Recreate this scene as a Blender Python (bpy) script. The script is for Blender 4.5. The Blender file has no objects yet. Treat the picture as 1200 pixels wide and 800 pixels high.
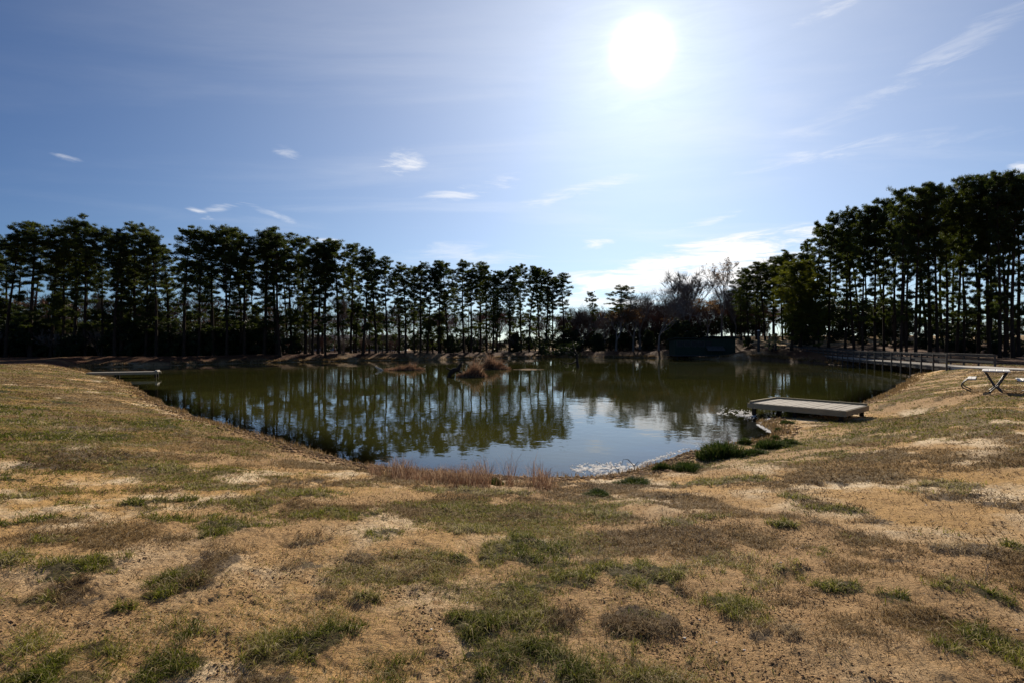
import bpy, math, random
import numpy as np
from mathutils import Vector, Matrix
R = math.radians
random.seed(7); rng = np.random.default_rng(11)
scene = bpy.context.scene
col = scene.collection

# ------------------------------------------------------------------ camera
EYE = 2.6; HZ = 404.0; F = 600.0
cd = bpy.data.cameras.new('camera'); cam = bpy.data.objects.new('camera', cd); col.objects.link(cam)
cd.sensor_width = 36; cd.lens = 18.0; cd.clip_start = 0.05; cd.clip_end = 5000
cam.location = (0, 0, EYE); cam.rotation_euler = (R(90), 0, 0); cd.shift_y = 4.0/1200
scene.camera = cam

# ------------------------------------------------------------------ sky, sun, exposure
SUN_AZ = R(14.2); SUN_EL = R(29.1)
sund = Vector((math.sin(SUN_AZ)*math.cos(SUN_EL), math.cos(SUN_AZ)*math.cos(SUN_EL), math.sin(SUN_EL)))
world = bpy.data.worlds.new('World'); scene.world = world; world.use_nodes = True
SKY_STRENGTH = 0.050
sl = bpy.data.lights.new('sun', 'SUN'); sl.energy = 5.0; sl.angle = R(0.6); sl.color = (1.0, 0.90, 0.75)
so = bpy.data.objects.new('sun', sl); col.objects.link(so)
so.rotation_euler = (-sund).to_track_quat('-Z', 'Y').to_euler()
scene.view_settings.view_transform = 'Standard'; scene.view_settings.look = 'None'
scene.view_settings.gamma = 1; scene.view_settings.exposure = 0.38
scene.render.filter_size = 1.05
scene.view_settings.use_curve_mapping = False

class NT:
    """tiny helper for node trees"""
    def __init__(s, tree): s.t = tree; s.n = tree.nodes; s.l = tree.links
    def node(s, typ, **kw):
        n = s.n.new(typ)
        for k, v in kw.items(): setattr(n, k, v)
        return n
    def put(s, inp, v):
        if v is None: return
        if hasattr(v, 'is_linked') or hasattr(v, 'links'): s.l.new(v, inp)
        else: inp.default_value = v
    def math(s, op, a, b=None, c=None, clamp=False):
        n = s.n.new('ShaderNodeMath'); n.operation = op; n.use_clamp = clamp
        s.put(n.inputs[0], a); s.put(n.inputs[1], b); s.put(n.inputs[2], c)
        return n.outputs[0]
    def vmath(s, op, a, b=None):
        n = s.n.new('ShaderNodeVectorMath'); n.operation = op
        s.put(n.inputs[0], a); s.put(n.inputs[1], b)
        return n.outputs['Value'] if op in ('DOT_PRODUCT', 'LENGTH', 'DISTANCE') else n.outputs[0]
    def mapr(s, v, a, b, c=0.0, d=1.0, smooth=True):
        n = s.n.new('ShaderNodeMapRange')
        if smooth: n.interpolation_type = 'SMOOTHSTEP'
        s.put(n.inputs[0], v)
        for i, q in enumerate((a, b, c, d)): s.put(n.inputs[i+1], q)
        return n.outputs[0]
    def noise(s, vec, scale, detail=4, rough=0.55, dist=0.0):
        n = s.n.new('ShaderNodeTexNoise'); s.put(n.inputs['Vector'], vec)
        n.inputs['Scale'].default_value = scale; n.inputs['Detail'].default_value = detail
        n.inputs['Roughness'].default_value = rough; n.inputs['Distortion'].default_value = dist
        return n.outputs[0]
    def mix(s, f, a, b, typ='MIX'):
        n = s.n.new('ShaderNodeMix'); n.data_type = 'RGBA'; n.blend_type = typ
        s.put(n.inputs[0], f)
        s.put(n.inputs[6], a if not isinstance(a, tuple) else (*a, 1)[:4])
        s.put(n.inputs[7], b if not isinstance(b, tuple) else (*b, 1)[:4])
        return n.outputs[2]
    def mapping(s, vec, scale=(1, 1, 1), rot=(0, 0, 0), loc=(0, 0, 0)):
        n = s.n.new('ShaderNodeMapping'); s.put(n.inputs[0], vec)
        n.inputs['Location'].default_value = loc
        n.inputs['Rotation'].default_value = rot; n.inputs['Scale'].default_value = scale
        return n.outputs[0]
    def attr(s, name):
        n = s.n.new('ShaderNodeAttribute'); n.attribute_name = name
        return n.outputs['Fac']

def build_world():
    w = NT(world.node_tree); w.n.clear()
    tc = w.node('ShaderNodeTexCoord').outputs['Generated']
    d = w.vmath('NORMALIZE', tc)
    sky = w.node('ShaderNodeTexSky', sky_type='NISHITA'); sky.sun_disc = False
    sky.sun_elevation = SUN_EL; sky.sun_rotation = SUN_AZ
    sky.altitude = 100; sky.air_density = 1.0; sky.dust_density = 0.35; sky.ozone_density = 2.5
    base = w.mix(1.0, sky.outputs[0], (0.60, 0.88, 1.18), 'MULTIPLY')
    dot = w.vmath('DOT_PRODUCT', d, tuple(sund))
    ang = w.math('ARCCOSINE', w.math('MINIMUM', dot, 0.999999))
    cb = w.node('ShaderNodeCombineXYZ')
    for i, q in enumerate((.60, .72, .84)): w.l.new(w.mapr(ang, R(32), R(64), 0.95, q), cb.inputs[i])
    base = w.vmath('MULTIPLY', base, cb.outputs[0])
    sep = w.node('ShaderNodeSeparateXYZ'); w.l.new(d, sep.inputs[0])
    X, Y, Z = sep.outputs
    Yp = w.math('MAXIMUM', Z, 0.03)
    # cloud sheet coordinates: the sky direction met with a level sheet overhead
    comb = w.node('ShaderNodeCombineXYZ')
    w.l.new(w.math('DIVIDE', X, Yp), comb.inputs[0]); w.l.new(w.math('DIVIDE', Y, Yp), comb.inputs[1])
    sheet = comb.outputs[0]
    az = w.math('ARCTAN2', X, Y)
    el = w.math('ARCSINE', Z)
    c2 = w.node('ShaderNodeCombineXYZ'); w.l.new(az, c2.inputs[0]); w.l.new(w.math('MULTIPLY', el, 2.6), c2.inputs[1])
    ae = c2.outputs[0]
    # thin veil of cirrus
    v1 = w.noise(w.mapping(sheet, (0.35, 1.1, 1), (0, 0, R(62))), 1.1, 7, 0.58, 0.6)
    veil = w.mapr(v1, 0.46, 0.80)
    frac = w.noise(w.mapping(ae, (7, 16, 1), (0, 0, R(-8))), 1.0, 9, 0.66, 0.7)
    fine = w.noise(w.mapping(ae, (26, 60, 1), (0, 0, R(10))), 1.0, 6, 0.6, 0.4)
    dot = w.vmath('DOT_PRODUCT', d, tuple(sund))
    ang = w.math('ARCCOSINE', w.math('MINIMUM', dot, 0.999999))
    veil = w.math('MULTIPLY', veil, w.mapr(ang, R(25), R(58), 1.0, 0.12))
    # single clouds: azimuth, elevation (radians), half sizes, tilt, strength
    total = w.math('MULTIPLY', veil, 0.2)
    def pe(px, py):
        dx, dz = (px-600)/F, (HZ-py)/F
        return math.atan2(dx, 1), math.atan2(dz, math.hypot(dx, 1))
    spots = [(850, 298, 120, 17, 7, 1.15), (790, 316, 110, 12, 8, 1.0), (900, 322, 60, 12, 10, .9), (700, 330, 50, 11, -4, .9), (800, 338, 130, 15, 5, 1.0), (262, 243, 24, 5, 14, .7),
             (234, 250, 17, 5, -22, .75), (315, 250, 28, 4, -16, .4), (470, 190, 27, 13, 8, .62), (335, 177, 17, 7, -5, .42), (75, 184, 18, 4, -5, .35), (828, 260, 34, 7, 8, .75),
             (696, 286, 26, 6, 4, .8), (800, 291, 30, 5, 3, .6), (385, 283, 16, 5, -3, .7), (555, 222, 60, 9, 12, .55), (975, 10, 45, 14, 12, .4),
             (1193, 200, 16, 9, 10, .8), (1120, 60, 140, 16, 22, .2), (930, 190, 100, 10, 3, .3), (560, 300, 70, 12, -4, .35), (670, 228, 70, 9, 12, .42), (1000, 128, 130, 14, 14, .13), (1090, 165, 100, 12, -5, .12)]
    for (px, py, rx, ry, tilt, st) in spots:
        a0, e0 = pe(px, py)
        a1, _ = pe(px+rx, py); _, e1 = pe(px, py-ry)
        ra, re = abs(a1-a0), abs(e1-e0)
        da = w.math('SUBTRACT', az, a0); de = w.math('SUBTRACT', el, e0)
        ct, st_ = math.cos(R(tilt)), math.sin(R(tilt))
        u = w.math('MULTIPLY_ADD', da, ct, w.math('MULTIPLY', de, st_))
        v = w.math('MULTIPLY_ADD', de, ct, w.math('MULTIPLY', da, -st_))
        uu = w.math('POWER', w.math('ABSOLUTE', w.math('DIVIDE', u, ra)), 2.0)
        vv = w.math('POWER', w.math('ABSOLUTE', w.math('DIVIDE', v, re)), 2.0)
        r2 = w.math('ADD', uu, vv)
        m = w.math('SUBTRACT', 1.35 if st >= .9 else .75, w.math('MULTIPLY', r2, .75))
        nz = w.math('MULTIPLY_ADD', frac, 8.0, -4.0)
        nz = w.math('MULTIPLY_ADD', w.math('SUBTRACT', fine, .5), 0.9, nz)
        env = w.mapr(r2, 0.2, 3.2, 1.0, 0.0)
        dens = w.math('MULTIPLY', w.mapr(w.math('ADD', m, nz), -0.2, 2.0), w.math('MULTIPLY', env, st))
        total = w.math('ADD', total, dens)
    total = w.math('MINIMUM', total, 0.96)
    bg = w.node('ShaderNodeBackground'); bg.inputs[1].default_value = SKY_STRENGTH
    # glare of the thin veil round the sun
    dot = w.vmath('DOT_PRODUCT', d, tuple(sund))
    ang = w.math('ARCCOSINE', w.math('MINIMUM', dot, 0.999999))
    g1 = w.math('MULTIPLY', w.math('EXPONENT', w.math('MULTIPLY', w.math('POWER', ang, 2.0), -1/(R(1.55)**2))), 90.0)
    g2 = w.math('MULTIPLY', w.math('EXPONENT', w.math('MULTIPLY', ang, -1/R(5.0))), 4.8)
    g3 = w.math('MULTIPLY', w.math('EXPONENT', w.math('MULTIPLY', w.math('POWER', ang, 2.0), -1/(R(30.0)**2))), 5.6)
    hz = w.math('MULTIPLY', w.math('EXPONENT', w.math('MULTIPLY', w.math('MAXIMUM', Z, 0.0), -1/.25)), w.mapr(ang, R(22), R(75), 3.6, 1.0))
    g2 = w.math('MULTIPLY', g2, w.math('MULTIPLY_ADD', frac, 2.0, 0.0))
    g = w.math('ADD', w.math('ADD', w.math('ADD', g1, g2), g3), hz)
    glow = w.mix(1.0, (1.0, 0.985, 0.95), w.node('ShaderNodeCombineColor').outputs[0], 'MULTIPLY')
    cc = w.node('ShaderNodeCombineXYZ')
    for i, tint in enumerate((1.04, 1.0, .97)): w.l.new(w.math('MULTIPLY', g, tint), cc.inputs[i])
    skyg = w.vmath('ADD', base, cc.outputs[0])
    white = w.node('ShaderNodeCombineXYZ')
    for i, q in enumerate((16.5, 16.3, 16.2)): white.inputs[i].default_value = q
    allc = w.mix(total, skyg, white.outputs[0])
    w.l.new(allc, bg.inputs[0])
    out = w.node('ShaderNodeOutputWorld'); w.l.new(bg.outputs[0], out.inputs[0])
build_world()

# ------------------------------------------------------------------ helpers
def tag(o, label=None, cat=None, group=None, kind=None):
    if label: o['label'] = label
    if cat: o['category'] = cat
    if group: o['group'] = group
    if kind: o['kind'] = kind
    return o
def empty(name, loc=(0, 0, 0), rz=0.0, s=1.0):
    o = bpy.data.objects.new(name, None); col.objects.link(o)
    o.location = loc; o.rotation_euler = (0, 0, rz); o.scale = (s, s, s) if not isinstance(s, tuple) else s
    o.empty_display_size = 0.3
    return o
def link(name, me, parent=None, loc=(0, 0, 0)):
    o = bpy.data.objects.new(name, me); col.objects.link(o); o.location = loc
    if parent: o.parent = parent
    return o
def copy_tree(root):
    c = root.copy(); col.objects.link(c)
    for ch in list(root.children):
        k = ch.copy(); col.objects.link(k); k.parent = c
        for g in list(ch.children):
            q = g.copy(); col.objects.link(q); q.parent = k
    return c
def tri_mesh(name, V, T, mat, attrs=None, smooth=False):
    V = np.asarray(V, dtype=np.float32); T = np.asarray(T, dtype=np.int32)
    k = T.shape[1]
    me = bpy.data.meshes.new(name)
    me.vertices.add(len(V)); me.vertices.foreach_set('co', V.ravel())
    me.loops.add(T.size); me.loops.foreach_set('vertex_index', T.ravel())
    me.polygons.add(len(T)); me.polygons.foreach_set('loop_start', np.arange(0, T.size, k, dtype=np.int32))
    if smooth: me.polygons.foreach_set('use_smooth', np.ones(len(T), dtype=bool))
    if attrs:
        for an, av in attrs.items():
            a = me.attributes.new(an, 'FLOAT', 'POINT'); a.data.foreach_set('value', np.asarray(av, dtype=np.float32))
    me.materials.append(mat); me.update(); me.validate()
    return me

class MB:
    def __init__(s): s.v = []; s.f = []
    def box(s, c, size, M=None, rz=0.0, rx=0.0, ry=0.0, bev=0.0):
        hx, hy, hz = size[0]/2, size[1]/2, size[2]/2
        rot = Matrix.Rotation(rz, 4, 'Z') @ Matrix.Rotation(ry, 4, 'Y') @ Matrix.Rotation(rx, 4, 'X')
        T = Matrix.Translation(c) @ rot
        if M: T = M @ T
        b = min(bev, hx*.9, hy*.9, hz*.9)
        n = len(s.v)
        if b <= 0:
            for z in (-hz, hz):
                for (x, y) in ((-hx, -hy), (hx, -hy), (hx, hy), (-hx, hy)): s.v.append(tuple(T @ Vector((x, y, z))))
            for q in ((0, 3, 2, 1), (4, 5, 6, 7), (0, 1, 5, 4), (1, 2, 6, 5), (2, 3, 7, 6), (3, 0, 4, 7)): s.f.append(tuple(n+i for i in q))
        else:
            rings = [(-hz, b), (-hz+b, 0), (hz-b, 0), (hz, b)]
            for (z, k) in rings:
                x, y = hx-k, hy-k
                pts = [(-x+b*(k == 0), -y), (x-b*(k == 0), -y), (x, -y+b*(k == 0)), (x, y-b*(k == 0)), (x-b*(k == 0), y), (-x+b*(k == 0), y), (-x, y-b*(k == 0)), (-x, -y+b*(k == 0))]
                if k:
                    e = 1e-4
                    pts = [(-x+e, -y), (x-e, -y), (x, -y+e), (x, y-e), (x-e, y), (-x+e, y), (-x, y-e), (-x, -y+e)]
                for (px, py) in pts: s.v.append(tuple(T @ Vector((px, py, z))))
            for r in range(3):
                for i in range(8):
                    j = (i+1) % 8
                    s.f.append((n+r*8+i, n+r*8+j, n+r*8+8+j, n+r*8+8+i))
            s.f.append(tuple(n+i for i in reversed(range(8)))); s.f.append(tuple(n+24+i for i in range(8)))
    def tube(s, pts, rad, sides=6, cap=True, twist=0.0):
        pts = [Vector(p) for p in pts]
        if not isinstance(rad, (list, tuple)): rad = [rad]*len(pts)
        n0 = len(s.v)
        up = Vector((0, 0, 1))
        prev = None
        for i, p in enumerate(pts):
            if i == 0: t = pts[1]-pts[0]
            elif i == len(pts)-1: t = pts[-1]-pts[-2]
            else: t = pts[i+1]-pts[i-1]
            if t.length < 1e-9: t = Vector((0, 0, 1))
            t.normalize()
            if prev is None:
                a = t.cross(Vector((1, 0, 0)) if abs(t.x) < 0.8 else Vector((0, 1, 0))).normalized()
            else:
                a = (prev - t*prev.dot(t))
                a = a.normalized() if a.length > 1e-6 else t.orthogonal().normalized()
            prev = a
            b = t.cross(a)
            for k in range(sides):
                an = 2*math.pi*k/sides+twist
                s.v.append(tuple(p + (a*math.cos(an)+b*math.sin(an))*rad[i]))
        for i in range(len(pts)-1):
            for k in range(sides):
                k2 = (k+1) % sides
                s.f.append((n0+i*sides+k, n0+i*sides+k2, n0+(i+1)*sides+k2, n0+(i+1)*sides+k))
        if cap:
            s.f.append(tuple(n0+k for k in reversed(range(sides))))
            s.f.append(tuple(n0+(len(pts)-1)*sides+k for k in range(sides)))
    def prism(s, poly, z0, z1, M=None):
        n = len(s.v); k = len(poly)
        for z in (z0, z1):
            for (x, y) in poly:
                p = Vector((x, y, z)); s.v.append(tuple(M @ p if M else p))
        s.f.append(tuple(n+i for i in reversed(range(k)))); s.f.append(tuple(n+k+i for i in range(k)))
        for i in range(k):
            j = (i+1) % k; s.f.append((n+i, n+j, n+k+j, n+k+i))
    def mesh(s, name, mat, smooth=False):
        me = bpy.data.meshes.new(name); me.from_pydata(s.v, [], s.f); me.materials.append(mat)
        if smooth: me.polygons.foreach_set('use_smooth', np.ones(len(me.polygons), dtype=bool))
        me.update(); return me
    def build(s, name, mat, parent=None, loc=(0, 0, 0), smooth=False):
        return link(name, s.mesh(name, mat, smooth), parent, loc)

# ---- value noise
def _h(ix, iy, seed):
    n = (ix.astype(np.int64)*374761393 + iy.astype(np.int64)*668265263 + seed*1442695041) & 0xffffffff
    n = ((n ^ (n >> 13))*1274126177) & 0xffffffff
    n = ((n ^ (n >> 16))*2246822519) & 0xffffffff
    return ((n ^ (n >> 15)) & 0xffffff)/float(0xffffff)
def vnoise(x, y, seed=0):
    ix = np.floor(x); iy = np.floor(y); fx = x-ix; fy = y-iy
    ux = fx*fx*fx*(fx*(fx*6-15)+10); uy = fy*fy*fy*(fy*(fy*6-15)+10)
    a = _h(ix, iy, seed); b = _h(ix+1, iy, seed); c = _h(ix, iy+1, seed); d = _h(ix+1, iy+1, seed)
    return (a*(1-ux)+b*ux)*(1-uy)+(c*(1-ux)+d*ux)*uy
def fbm(x, y, seed=0, oct=4, gain=0.5):
    t = 0; amp = 1; tot = 0
    ca, sa = math.cos(0.6), math.sin(0.6)
    for o in range(oct):
        t = t+amp*vnoise(x, y, seed+o*17); tot += amp; amp *= gain
        x, y = (x*ca-y*sa)*2.03+3.1, (x*sa+y*ca)*2.03+7.7
    return t/tot
def sst(v, a, b):
    t = np.clip((v-a)/(b-a), 0, 1); return t*t*(3-2*t)

# ------------------------------------------------------------------ pond outline and ground height
def wat(px, py):
    D = F*EYE/(py-HZ); return ((px-600)/F*D, D)
pond_px = [(95, 434), (120, 441), (145, 447), (165, 457), (200, 476), (240, 491), (300, 507), (340, 519), (380, 531), (420, 542), (470, 549), (520, 553), (560, 556),
           (640, 560), (700, 558), (740, 551), (775, 540), (800, 530), (850, 521), (878, 518), (902, 511), (905, 504), (893, 499), (884, 494), (905, 489), (960, 487), (995, 478),
           (1020, 468), (1035, 462), (1058, 450), (1072, 441), (1060, 434), (1036, 432), (990, 428), (960, 425.5), (925, 423.5), (900, 422), (860, 421), (800, 420), (740, 418.4),
           (650, 418), (600, 419.3), (520, 421), (430, 422), (340, 424), (250, 426), (200, 428), (150, 429), (110, 430)]
pond0 = [wat(*p) for p in pond_px]
# subdivide with a little waviness
pond = []
for i, a in enumerate(pond0):
    b = pond0[(i+1) % len(pond0)]
    L = math.hypot(b[0]-a[0], b[1]-a[1]); n = max(1, int(L/1.2))
    for k in range(n):
        t = k/n; x = a[0]+(b[0]-a[0])*t; y = a[1]+(b[1]-a[1])*t
        if k:
            w_ = 0.25 if y > 30 else 0.10
            nx, ny = -(b[1]-a[1])/L, (b[0]-a[0])/L
            q = (random.random()-.5)*2*w_; x += nx*q; y += ny*q
        pond.append((x, y))
PA = np.array(pond); PB = np.roll(PA, -1, axis=0)
def pond_sd(x, y):
    """signed distance to the pond edge, negative over water"""
    shp = np.shape(x); x = np.ravel(x).astype(float); y = np.ravel(y).astype(float)
    best = np.full(x.shape, 1e9); inside = np.zeros(x.shape, bool)
    for (ax, ay), (bx, by) in zip(PA, PB):
        dx, dy = bx-ax, by-ay
        t = np.clip(((x-ax)*dx+(y-ay)*dy)/(dx*dx+dy*dy+1e-12), 0, 1)
        best = np.minimum(best, (x-ax-t*dx)**2+(y-ay-t*dy)**2)
        if ay != by:
            c = (ay > y) != (by > y)
            xi = (bx-ax)*(y-ay)/(by-ay)+ax
            inside ^= c & (x < xi)
    d = np.sqrt(best)
    return np.where(inside, -d, d).reshape(shp)
_gx = np.arange(-70, 62, .15); _gy = np.arange(0, 124, .15)
_GX, _GY = np.meshgrid(_gx, _gy, indexing='ij')
_exact = pond_sd
_SD = _exact(_GX, _GY)
def pond_sd(x, y):
    x = np.asarray(x, float); y = np.asarray(y, float)
    u = (x+70)/.15; v = y/.15
    inb = (u >= 0)&(u < len(_gx)-1.001)&(v >= 0)&(v < len(_gy)-1.001)
    uc = np.clip(u, 0, len(_gx)-1.001); vc = np.clip(v, 0, len(_gy)-1.001)
    i = uc.astype(int); j = vc.astype(int); fx = uc-i; fy = vc-j
    d = (_SD[i, j]*(1-fx)+_SD[i+1, j]*fx)*(1-fy)+(_SD[i, j+1]*(1-fx)+_SD[i+1, j+1]*fx)*fy
    out = np.hypot(x-(uc*.15-70), y-vc*.15)
    return np.where(inb, d, np.maximum(d, 5)+out)
ISLETS = [(-11.4, 53.5, 2.3, 1.0), (-3.3, 42.0, 1.25, .7), (-1.9, 55.5, 2.0, 1.0)]
def ground_z(x, y, d=None, detail=True):
    x = np.asarray(x, float); y = np.asarray(y, float)
    if d is None: d = pond_sd(x, y)
    w = 7.0 + (3.0-7.0)*sst(y, 26, 50)
    w = w*(1-0.35*sst(x, 6, 12)*(1-sst(y, 40, 50)))
    t = np.clip(d/w, 0, 1)
    land = 0.02*np.clip(d/.3, 0, 1) + 0.93*(1-(1-t)**1.32)
    # far bank carries a small lip
    lip = sst(y, 50, 62)*np.exp(-((d-3.2)/1.6)**2)*0.22*(0.3+1.2*vnoise(x*.18, y*.18, 5))
    big = (fbm(x*.06, y*.06, 3, 3)-.5)*0.35*sst(d, 3, 16)*sst(np.hypot(x, y), 10, 30)
    # the wood on the right stands on rising ground
    rise = sst(x+0.18*y, 44, 82)*sst(y, 52, 128)*3.9
    z = land+lip+big+rise
    if detail:
        near = 1-sst(np.hypot(x, y), 22, 60)
        k = np.clip(d/.8, 0, 1)
        rr = np.hypot(x, y); mid = 1-sst(rr, 10, 26)
        rid = np.abs(fbm(x*5.5+y*1.2, y*8, 33, 4, .6)-.5)*2
        z = z+k*near*((fbm(x*1.1, y*1.1, 21, 4)-.5)*0.09+(1-sst(rr, 18, 34))*(fbm(x*2.7, y*2.7, 27, 3)-.5)*.045+mid*((fbm(x*5, y*5, 31, 4, .6)-.5)*0.05-np.clip(.14-rid, 0, .2)*.07))
        z = z+k*(1-near)*(fbm(x*.5, y*.5, 41, 4)-.5)*0.10
    kd = np.exp(-(np.hypot((x-11.2), (y-17.8))/3.3)**4)*(d > 0)
    z = z*(1-kd)+kd*np.minimum(z, .03+.02*np.clip(d, 0, 3))
    kh = np.exp(-(((x-37)/7.5)**4+((y-98.5)/4.5)**4))*(d > 0)
    z = z*(1-kh)+kh*np.minimum(z, .12)
    return np.where(d < 0, np.maximum(-0.9, d*0.22)-0.01, z)
def gz(x, y): return float(ground_z(np.array([x]), np.array([y]))[0])
def unproj(px, py, n=6):
    px = np.asarray(px, float); py = np.asarray(py, float)
    z = np.full(px.shape, .95)
    for _ in range(n):
        D = F*(EYE-z)/(py-HZ); X = (px-600)/F*D
        z = .5*z+.5*ground_z(X, D, detail=False)
    return X, D, z

# ---- where turf grows: patches of green and of dry grass, in metres on the ground
G, M_, D_ = 'g', 'm', 'd'
patches = [
 (82,512,38,9,G),(37,514,25,5,M_),(32,484,36,5,G),(47,493,42,4,M_),(45,557,34,8,G),(30,580,36,8,M_),(97,590,18,4,G),(50,545,45,6,D_),(115,532,60,8,D_),(200,588,36,8,G),(250,570,46,12,M_),(270,588,42,8,M_),
 (12,608,20,6,G),(50,607,17,5,G),(86,605,13,4,G),(129,612,11,4,G),(95,660,50,9,G),(68,675,16,5,G),(25,655,34,8,M_),(95,695,46,14,D_),(160,675,28,12,D_),(197,680,30,9,G),(180,696,18,6,G),
 (262,655,40,24,D_),(149,710,17,6,G),(12,712,34,14,M_),(212,738,58,18,G),(140,765,46,12,M_),(40,762,48,24,M_),(190,782,52,22,G),(244,772,13,7,D_),(275,615,32,13,G),(215,603,36,6,G),
 (375,604,62,8,G),(457,628,21,9,G),(337,648,42,20,D_),(435,700,20,9,M_),(372,697,22,10,D_),(380,745,46,21,G),(325,762,32,20,M_),(445,778,46,25,G),(575,735,33,21,G),(550,790,32,15,G),
 (510,652,13,6,G),(540,655,12,5,G),(590,645,27,18,M_),(517,760,22,12,D_),(625,643,42,20,G),(637,685,50,13,G),(750,680,38,24,G),(750,725,46,12,D_),(615,720,32,28,M_),(662,730,27,18,D_),(650,772,82,28,G),
 (730,785,36,20,M_),(865,710,31,15,G),(865,660,56,20,M_),(893,745,13,6,D_),(692,622,11,4,M_),(765,642,9,4,D_),(810,768,7,4,G),(830,603,17,4,G),(782,608,32,8,M_),
 (930,581,11,5,G),(970,596,31,7,G),(915,614,13,4,G),(966,648,19,7,G),(915,660,21,15,M_),(978,684,23,8,G),(1060,704,32,8,G),(1155,686,36,16,G),(1155,740,36,14,G),(1116,728,21,9,G),(1011,779,24,12,M_),
 (1050,740,16,7,D_),(927,744,13,6,D_),(1122,764,19,9,G),(1185,770,30,24,M_),(1089,623,20,6,G),(1170,590,44,20,D_),(1026,629,19,6,M_),(1194,641,14,8,G),
 (500,590,60,7,M_),(330,575,70,8,M_),(430,600,50,6,G),(600,603,50,7,D_),(700,600,40,6,M_),(560,620,40,9,M_),(340,560,60,7,D_),(180,545,60,7,M_),(150,500,60,7,D_),(560,572,60,5,M_),(760,575,50,5,D_),
 (850,560,50,5,M_),(1000,560,50,5,D_),(1100,570,40,6,M_),(1060,660,24,8,D_),(1110,690,26,7,M_),(1000,610,40,6,D_),(1130,640,40,8,D_),(60,630,20,4,M_),(480,672,20,5,D_),(420,655,20,6,D_),
 (800,690,16,5,D_),(700,655,20,5,D_),(330,690,30,7,D_),(20,795,50,16,G),(110,800,40,12,M_),(310,800,40,12,D_),(-40,600,40,9,G),(-60,700,50,14,M_),(1250,700,40,16,G),(1260,620,40,9,M_)]
PX = np.array([p[0] for p in patches], float); PY = np.array([p[1] for p in patches], float)
pwx, pwy, pwz = unproj(PX, PY)
pr_x = 1.22*np.array([p[2] for p in patches])*pwy/F
pr_y = 1.25*np.array([p[3] for p in patches])*pwy*pwy/(F*(EYE-pwz))
pr_y = np.minimum(pr_y, 2.2)
pk = [p[4] for p in patches]
def masks(x, y, d=None):
    """green, dry cover (0..1) and sand tone at a place"""
    if d is None: d = pond_sd(x, y)
    r = np.hypot(x, y)
    wob = (fbm(x*2.6, y*2.6, 51, 5, .68)-.5)*4.6
    g = np.zeros(x.shape); m = np.zeros(x.shape); dr = np.zeros(x.shape)
    for i in range(len(pk)):
        ex = (x-pwx[i])/pr_x[i]; ey = (y-pwy[i])/pr_y[i]
        q = ex*ex+ey*ey
        sel = q < 4.5
        if not sel.any(): continue
        v = np.zeros(x.shape); v[sel] = sst(1.15-q[sel]*.85+wob[sel], 0.0, 1.6)
        if pk[i] == G: g = np.maximum(g, v)
        elif pk[i] == M_: m = np.maximum(m, v)
        else: dr = np.maximum(dr, v)
    # everywhere: thin dry lawn, denser away from the trodden foreground
    n1 = fbm(x*.33, y*.33, 61, 4); n2 = fbm(x*1.3, y*1.3, 71, 4, .6)
    far = sst(r, 7, 15)
    left = sst(-x-0.25*y, 0.5, 4)
    cover = sst(n1*.5+n2*.5, 0.465-0.185*far-0.04*left, 0.60-0.17*far)
    beach = sst(d, 0.2, 1.1+.8*n1)
    pale = sst(fbm(x*.6+9, y*.9, 77, 4, .6), .51, .60)*(1-.7*far*left)
    cover = cover*(0.35+.65*beach)*(1-.75*pale)
    gg = sst(fbm(x*.7, y*1.0, 81, 4), .57, .68)*sst(r, 9, 16)*(0.45+.55*left)
    g = np.maximum(g, .8*gg*beach)
    return g, m, dr, cover*.85
# ------------------------------------------------------------------ materials
def newmat(name):
    m = bpy.data.materials.new(name); m.use_nodes = True
    t = NT(m.node_tree); t.n.clear()
    return m, t
def finish(m, t, color, rough=0.85, normal=None, spec=0.3, metal=0.0):
    p = t.node('ShaderNodeBsdfPrincipled')
    t.put(p.inputs['Base Color'], color if not isinstance(color, tuple) else (*color, 1)[:4])
    t.put(p.inputs['Roughness'], rough); p.inputs['Specular IOR Level'].default_value = spec
    p.inputs['Metallic'].default_value = metal
    if normal: t.l.new(normal, p.inputs['Normal'])
    o = t.node('ShaderNodeOutputMaterial'); t.l.new(p.outputs[0], o.inputs[0]); return m
def bump(t, h, strength, dist):
    b = t.node('ShaderNodeBump'); b.inputs['Strength'].default_value = strength; b.inputs['Distance'].default_value = dist
    t.l.new(h, b.inputs['Height']); return b.outputs[0]
def objc(t): return t.node('ShaderNodeTexCoord').outputs['Object']
def orand(t): return t.node('ShaderNodeObjectInfo').outputs['Random']

def simple_mat(name, c1, c2, scale=3, rough=.85, bs=0.5, bd=0.01, stretch=(1, 1, 1), spec=.10):
    m, t = newmat(name); v = t.mapping(objc(t), stretch)
    n = t.noise(v, scale, 6, .62); n2 = t.noise(v, scale*7, 4, .6)
    c = t.mix(t.mapr(t.math('MULTIPLY_ADD', n2, .35, t.math('MULTIPLY', n, .75)), .35, .72), c1, c2)
    return finish(m, t, c, rough, bump(t, t.math('ADD', n, n2), bs, bd), spec)

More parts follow.
